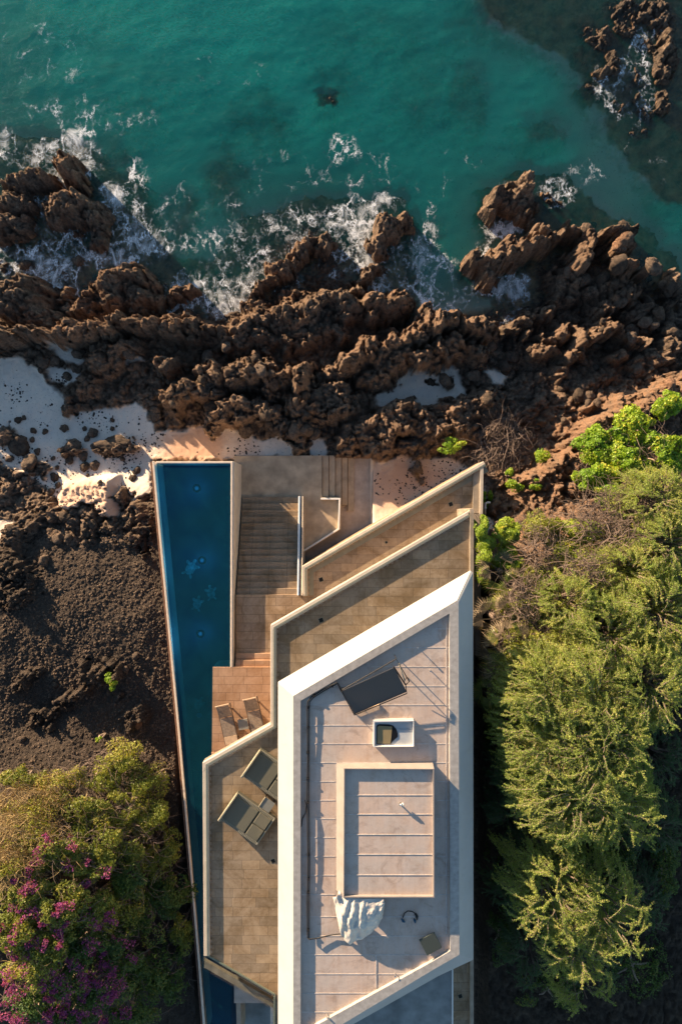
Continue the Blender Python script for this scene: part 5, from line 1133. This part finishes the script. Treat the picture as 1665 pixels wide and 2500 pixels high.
# left slope: bougainvillea, broad leaves, dry grass
LS = [(290,1865,5.3,62,40,'olive',2600,.085,120,0,0,'twiggy olive shrub at the top of the left planting'),(215,1905,5.6,70,45,'olive',3000,.085,150,0,0,'twiggy olive shrub second from the top'),(345,1930,5.2,52,48,'broad',2400,.09,90,0,0,'green shrub at the top right of the left planting'),(40,1915,5.9,60,34,'broad',2200,.10,50,0,60,'bright green clump at the left edge, top'),(120,1935,6.0,60,40,'olive',2000,.085,120,0,160,'grassy green shrub between dry grass and olive shrubs'),
 (180,1990,6.6,70,50,'broad',3400,.10,120,0,100,'yellow green shrub above the first pink flowers'),(280,1990,6.0,62,50,'olive',3000,.085,160,0,0,'twiggy shrub in the upper middle of the left planting'),(355,2020,5.6,50,55,'broad',2800,.095,80,0,0,'green shrub along the bare strip, upper'),(220,2070,7.2,70,50,'broad',3600,.10,110,2,0,'green shrub right of the first pink cluster'),(310,2080,6.4,62,56,'broad',3400,.10,110,0,0,'green shrub in the middle of the left planting'),(385,2110,5.4,48,60,'broad',3000,.09,60,0,0,'green shrub along the bare strip, lower'),
 (120,2090,8.0,74,52,'broad',3400,.10,90,10,80,'bougainvillea with the highest pink clusters'),(210,2130,7.7,60,46,'broad',3200,.10,70,6,0,'bougainvillea with one dense pink cluster'),(310,2160,6.6,60,54,'darkleaf',3200,.10,60,0,0,'dark green shrub below the middle'),(400,2200,5.2,62,60,'darkleaf',3400,.10,40,0,0,'dark green shrub near the pool wall'),(440,2290,4.8,34,60,'broad',2200,.09,20,0,0,'yellow tipped shrub touching the pool wall'),(350,2270,5.6,70,60,'darkleaf',3600,.10,40,0,0,'large dark shrub in the lower middle'),
 (50,2190,8.4,70,54,'broad',3600,.11,60,10,40,'bougainvillea at the left edge with pink and purple clusters'),(130,2230,8.4,70,54,'broad',3600,.11,60,10,0,'bougainvillea with a row of purple clusters'),(215,2240,7.6,62,54,'broad',3600,.11,60,8,0,'bougainvillea with pink clusters by the dark hollow'),(280,2240,6.6,50,50,'broad',2800,.10,40,0,0,'yellow green shrub right of the bougainvillea'),(30,2290,8.5,66,54,'broad',3600,.11,30,10,0,'bougainvillea at the left edge, lower'),(110,2320,8.3,70,54,'broad',3800,.11,30,8,0,'glossy green bougainvillea in the lower left'),(190,2330,7.7,60,54,'darkleaf',3400,.10,30,10,0,'bougainvillea with scattered purple clusters'),
 (270,2340,6.8,64,60,'darkleaf',3400,.10,30,14,0,'purple bougainvillea in shade, lower middle'),(50,2390,8.3,74,54,'olive',3400,.10,60,12,40,'faded bougainvillea at the bottom left edge'),(140,2410,7.8,74,54,'darkleaf',3600,.10,40,16,0,'purple bougainvillea near the bottom'),(235,2430,7.2,74,60,'darkleaf',3600,.10,30,26,0,'deep purple bougainvillea at the bottom'),(330,2400,5.8,66,60,'darkleaf',3200,.10,30,2,0,'very dark shrub at the bottom'),(410,2400,4.9,60,70,'darkleaf',3200,.10,20,0,0,'very dark shrub at the bottom by the pool wall'),(60,2480,7.8,80,40,'darkleaf',3000,.10,30,16,0,'purple bougainvillea in the bottom left corner'),(170,2490,7.4,80,40,'darkleaf',3000,.10,30,16,0,'purple bougainvillea cut by the bottom edge'),(300,2490,6.4,80,40,'darkleaf',2800,.10,20,6,0,'dark shrub cut by the bottom edge')]
for a, b, z, rx, ry, k, nn_, sz, tw, bl, st_, l in LS:
    nm = 'bougainvillea' if bl >= 6 else 'hillside_shrub'; k = 'hill' if k == 'broad' else k; bl = int(bl*.75)
    shrub(a, b, z, rx*1.05, ry*1.05, 1.5, k, int(nn_*1.3), sz, l, nm, 'shrub', lobes=12, twigs=tw, blooms=bl, straw=st_)
for a, b, z, rx, ry, l in ((60,1985,6.8,90,50,'upper patch'),(40,2060,7.6,80,60,'middle patch'),(20,2135,8.2,60,40,'lower patch')):
    c = P(a, b, z); t = thing('dry_grass_clump', 'golden dry grass clump on the left slope, '+l, 'dry grass', (c.x, c.y, ground(c.x, c.y)), 0)
    v, f = twig_np((c.x, c.y, z+.1), rx*.019, ry*.019, 1.0, 800, L=.8, r=.012, K=5, up=.45)
    link('dry_stems', fast_mesh('dry_stems', v-np.array(t.location), f, M['straw'], False, dict(tint=rng.random(len(v)))), t)
    v, f = lobe_pts((c.x, c.y, z), rx*.02, ry*.02, 1.2, 2600)[:2]; v, f = leaves_np(v, .09, f, .8, .5); crown_obj('foliage', v, f, 'olive', t)
# ------------------------------------------------------------------ loose boulders and stones
def rock_mesh(name, seed, lev=4, rough=.28, flat=.7):
    import bmesh
    bm = bmesh.new(); bmesh.ops.create_icosphere(bm, subdivisions=lev, radius=1)
    o_ = Vector((seed*7.3, seed*3.1, -seed*5.7))
    for v in bm.verts:
        p = v.co.copy(); k = 1+rough*1.5*mnoise.noise(p*.9+o_)+rough*.7*mnoise.noise(p*2.1+o_)+rough*.45*abs(mnoise.noise(p*4.3+o_))+rough*.25*mnoise.noise(p*9+o_)
        c_ = mnoise.cell(p*1.4+o_) if False else 0
        v.co = Vector((p.x*k*1.1, p.y*k*.9, p.z*k*flat))
    me = bpy.data.meshes.new(name); bm.to_mesh(me); bm.free()
    for p in me.polygons: p.use_smooth = True
    return me
def rockmat(name, c1, c2, c3):
    n = N(name); p_ = n.tc.outputs['Object']
    oi = n.new('ShaderNodeObjectInfo'); fn = n.noise(2.6, p_, 7, .7); ff = n.noise(9, p_, 5, .75)
    c = n.mix(n.ramp(fn, .35, .66), c1, c2); c = n.mix(n.math('MULTIPLY', n.ramp(ff, .58, .74), .5), c, c3)
    hs = n.new('ShaderNodeHueSaturation'); n.put(hs.inputs['Value'], n.math('ADD', .65, n.math('MULTIPLY', oi.outputs['Random'], .7))); n.put(hs.inputs['Color'], c)
    return n.fin(hs.outputs[0], .9, n.bump(n.math('ADD', fn, n.math('MULTIPLY', ff, .5)), .9, .12), .3)
M['boulder'] = rockmat('lava_boulder', (.045,.034,.027), (.165,.115,.08), (.30,.22,.16))
M['boulder_red'] = rockmat('reddish_boulder', (.10,.055,.035), (.26,.15,.09), (.34,.24,.17))
RM = []
for i in range(9):
    me = rock_mesh('boulder', i+1, 4 if i < 6 else 3); me.materials.append(M['boulder']); RM.append(me)
RMR = []
for i in range(3):
    me = rock_mesh('boulder', i+21, 4); me.materials.append(M['boulder_red']); RMR.append(me)
def put_rock(px, py, z, r, lab, cat='boulder', group=None, name='boulder', ms=None, sz=(1, 1, 1), sink=.35, rz=None):
    p = P(px, py, z); g = hz(p.x, p.y); p = P(px, py, g+r*.4); g = hz(p.x, p.y)
    o = bpy.data.objects.new(name, random.choice(ms or RM)); col.objects.link(o)
    o.location = (p.x, p.y, g+r*(.7*sz[2]-sink)); o.scale = (r*sz[0], r*sz[1], r*sz[2]*random.uniform(.8, 1.25)); o.rotation_euler = (random.uniform(-.3,.3), random.uniform(-.3,.3), random.random()*6.28 if rz is None else rz)
    return tag(o, lab, cat, group)
def inpoly(q, x, y):
    c = False; n = len(q)
    for i in range(n):
        x0, y0 = q[i]; x1, y1 = q[(i+1) % n]
        if (y0 > y) != (y1 > y) and x < x0+(y-y0)*(x1-x0)/(y1-y0): c = not c
    return c
def scatter(poly, count, r0, r1, z, lab, group, ms=None, pw=2.2, avoid_sand=True, sink=.35):
    xs0 = [q[0] for q in poly]; ys0 = [q[1] for q in poly]; k = 0; t_ = 0
    while k < count and t_ < count*30:
        t_ += 1; a = random.uniform(min(xs0), max(xs0)); b = random.uniform(min(ys0), max(ys0))
        if not inpoly(poly, a, b): continue
        p = P(a, b, z); i = int(np.searchsorted(xs, p.x)); j = int(np.searchsorted(ys, p.y))
        if avoid_sand and sand[j, i] > .3 and random.random() < .93: continue
        if foot[max(0,j-6):j+6, max(0,i-6):i+6].max() > 0 or H[j, i] < -.35: continue
        put_rock(a, b, z, r0+(r1-r0)*random.random()**pw, lab, 'boulder', group, ms=ms, sink=sink); k += 1
scatter([(0,820),(560,840),(800,930),(790,1060),(640,1065),(540,1040),(375,1050),(350,980),(200,1000),(90,900),(0,870)], 60, .14, .42, 1.5, 'dark lava boulder heaped between the beach sand and the shore ridge', 'boulders between beach and shore ridge')
scatter([(1180,830),(1400,880),(1500,740),(1380,650),(1460,600),(1600,640),(1650,760),(1660,900),(1500,1000),(1380,1060),(1180,1080),(1120,940)], 84, .13, .42, 1.3, 'dark boulder in the shaded rubble of the right headland', 'boulders on the right headland')
scatter([(1350,560),(1500,540),(1610,610),(1650,720),(1640,840),(1480,760),(1400,650)], 26, .2, .5, 1.5, 'rounded boulder near the tip of the right headland', 'boulders at the headland tip', ms=RM+RMR)
scatter([(1150,1200),(1400,1110),(1560,970),(1660,920),(1660,960),(1560,1020),(1440,1160),(1330,1280),(1180,1290)], 28, .12, .36, 4.0, 'reddish stone on the diagonal ridge above the gully', 'stones on the red ridge', ms=RMR)
scatter([(0,1240),(140,1260),(370,1230),(380,1330),(200,1330),(60,1400),(60,1480),(0,1500)], 22, .10, .34, 2.8, 'dark rounded stone between the beach and the lava gravel', 'stones below the beach')
scatter([(40,1700),(330,1600),(360,1800),(40,1820)], 18, .06, .2, 3.6, 'small lava stone in the gravel above the left shrubs', 'stones in the lower gravel', pw=3)
scatter([(0,560),(130,560),(330,640),(430,700),(560,760),(250,730),(60,650)], 16, .12, .35, .2, 'wet stone awash in the foam of the left cove', 'stones awash in the left cove')
put_rock(328, 1768, 3.7, .36, 'pale angular boulder at the foot of the lava gravel, right of centre', sz=(1.2,.9,1), ms=RMR)
put_rock(1085, 931, 1.1, .34, 'round mossy boulder alone on the shaded right sand patch')
put_rock(1052, 934, 1.1, .20, 'smaller stone left of the mossy boulder on the right sand patch')
put_rock(1020, 1143, 1.2, .24, 'dark pointed stone on the pink sand by the right terrace', sz=(.7,1.5,1), rz=.3)
put_rock(272, 1088, 1.7, .60, 'long brown rock lying alone on the beach sand', sz=(1.6,.8,.9), rz=.1)
put_rock(40, 1085, 1.2, .5, 'big dark rock at the left edge of the beach sand')
put_rock(12, 1062, 1.2, .42, 'dark rock touching the left photo edge on the beach sand')
put_rock(1440, 986, 2., .24, 'small sunlit tan boulder in the dark gully'); put_rock(1530, 967, 2.6, .32, 'conical sunlit boulder above the red ridge')
for a, b, r in ((82,1052,.16),(111,1054,.14),(92,1102,.16),(77,1130,.42),(168,1123,.22),(178,1092,.4),(134,1165,.22),(143,1184,.16),(140,1142,.12),(130,1119,.12),(228,1056,.25),(275,1025,.12),(275,1046,.12),(212,1071,.16),(207,1046,.12),(157,1046,.2),(195,1111,.26),(208,1140,.24),(233,1136,.24),(57,1071,.16),(80,1073,.14),(46,1025,.18),(103,1157,.12),(335,1150,.2),(325,1167,.18),(165,918,.22),(215,1160,.1),(60,1020,.12),(150,1100,.12),(300,1120,.12),(250,1180,.14),(25,1120,.2),(125,1200,.2)):
    put_rock(a, b, 1.2, r, 'small dark stone lying loose on the shaded beach sand', 'stone', 'loose stones on the beach sand', name='stone')
# pebbles nobody could count
def pebbles(name, poly, z, n, r0, r1, mat, lab, cat, sandw):
    q = poly; X0, X1 = min(p[0] for p in q), max(p[0] for p in q); Y0, Y1 = min(p[1] for p in q), max(p[1] for p in q)
    a = rng.uniform(X0, X1, n*3); b = rng.uniform(Y0, Y1, n*3); s = (ZC-z)/FPX
    x = (a-CX)*s; y = (CY-b)*s; ins = polydist([Vector(((p[0]-CX)*s, (CY-p[1])*s)) for p in q], x, y) > 0
    i = np.clip(np.searchsorted(xs, x), 1, nx-1); j = np.clip(np.searchsorted(ys, y), 1, ny-1)
    clump = fbm(x*.8, y*.8, 401, 4)+.10*fbm(x*4, y*4, 402, 2)
    ok = ins & (foot[j, i] < .01) & (clump+.12*rng.normal(size=len(x)) > (.12 if sandw else -.6))
    if sandw: ok &= sand[j, i] > .5
    x, y, i, j = x[ok][:n], y[ok][:n], i[ok][:n], j[ok][:n]; m = len(x); r = r0+(r1-r0)*rng.random(m)**3
    tpl = np.array([(1,0,0),(.3,.95,.1),(-.8,.6,0),(-.9,-.5,.1),(.2,-1,0),(.1,.1,.8),(0,0,-.5)]); tf = np.array([(0,1,5),(1,2,5),(2,3,5),(3,4,5),(4,0,5)])
    th = rng.random(m)*6.28; ca, sa = np.cos(th), np.sin(th)
    v = tpl[None]*(.8+.4*rng.random((m, 7, 1)))*r[:,None,None]
    vx = v[:,:,0]*ca[:,None]-v[:,:,1]*sa[:,None]+x[:,None]; vy = v[:,:,0]*sa[:,None]+v[:,:,1]*ca[:,None]+y[:,None]; vz = v[:,:,2]+H[j, i][:,None]
    f = (tf[None]+np.arange(m)[:,None,None]*7).reshape(-1, 3)
    o = link(name, fast_mesh(name, np.stack([vx, vy, vz], -1).reshape(-1, 3), f, mat)); tag(o, lab, cat, kind='stuff')
pebbles('beach_pebbles', [(0,870),(370,980),(800,1050),(1200,1100),(1180,1290),(910,1300),(560,1115),(370,1115),(330,1260),(0,1260)], 1.3, 6500, .012, .075, M['dark_peb'] if 'dark_peb' in M else simple('dark_pebble', (.05,.042,.038), .9, .4, 8), 'dark pebbles sprinkled over the pale sand', 'pebbles', True)
pebbles('lava_gravel', [(0,1290),(200,1310),(380,1240),(440,1800),(470,2100),(300,2000),(0,1900)], 3.3, 16000, .018, .085, M['boulder'], 'dark brown lava gravel covering the left slope', 'gravel', False)
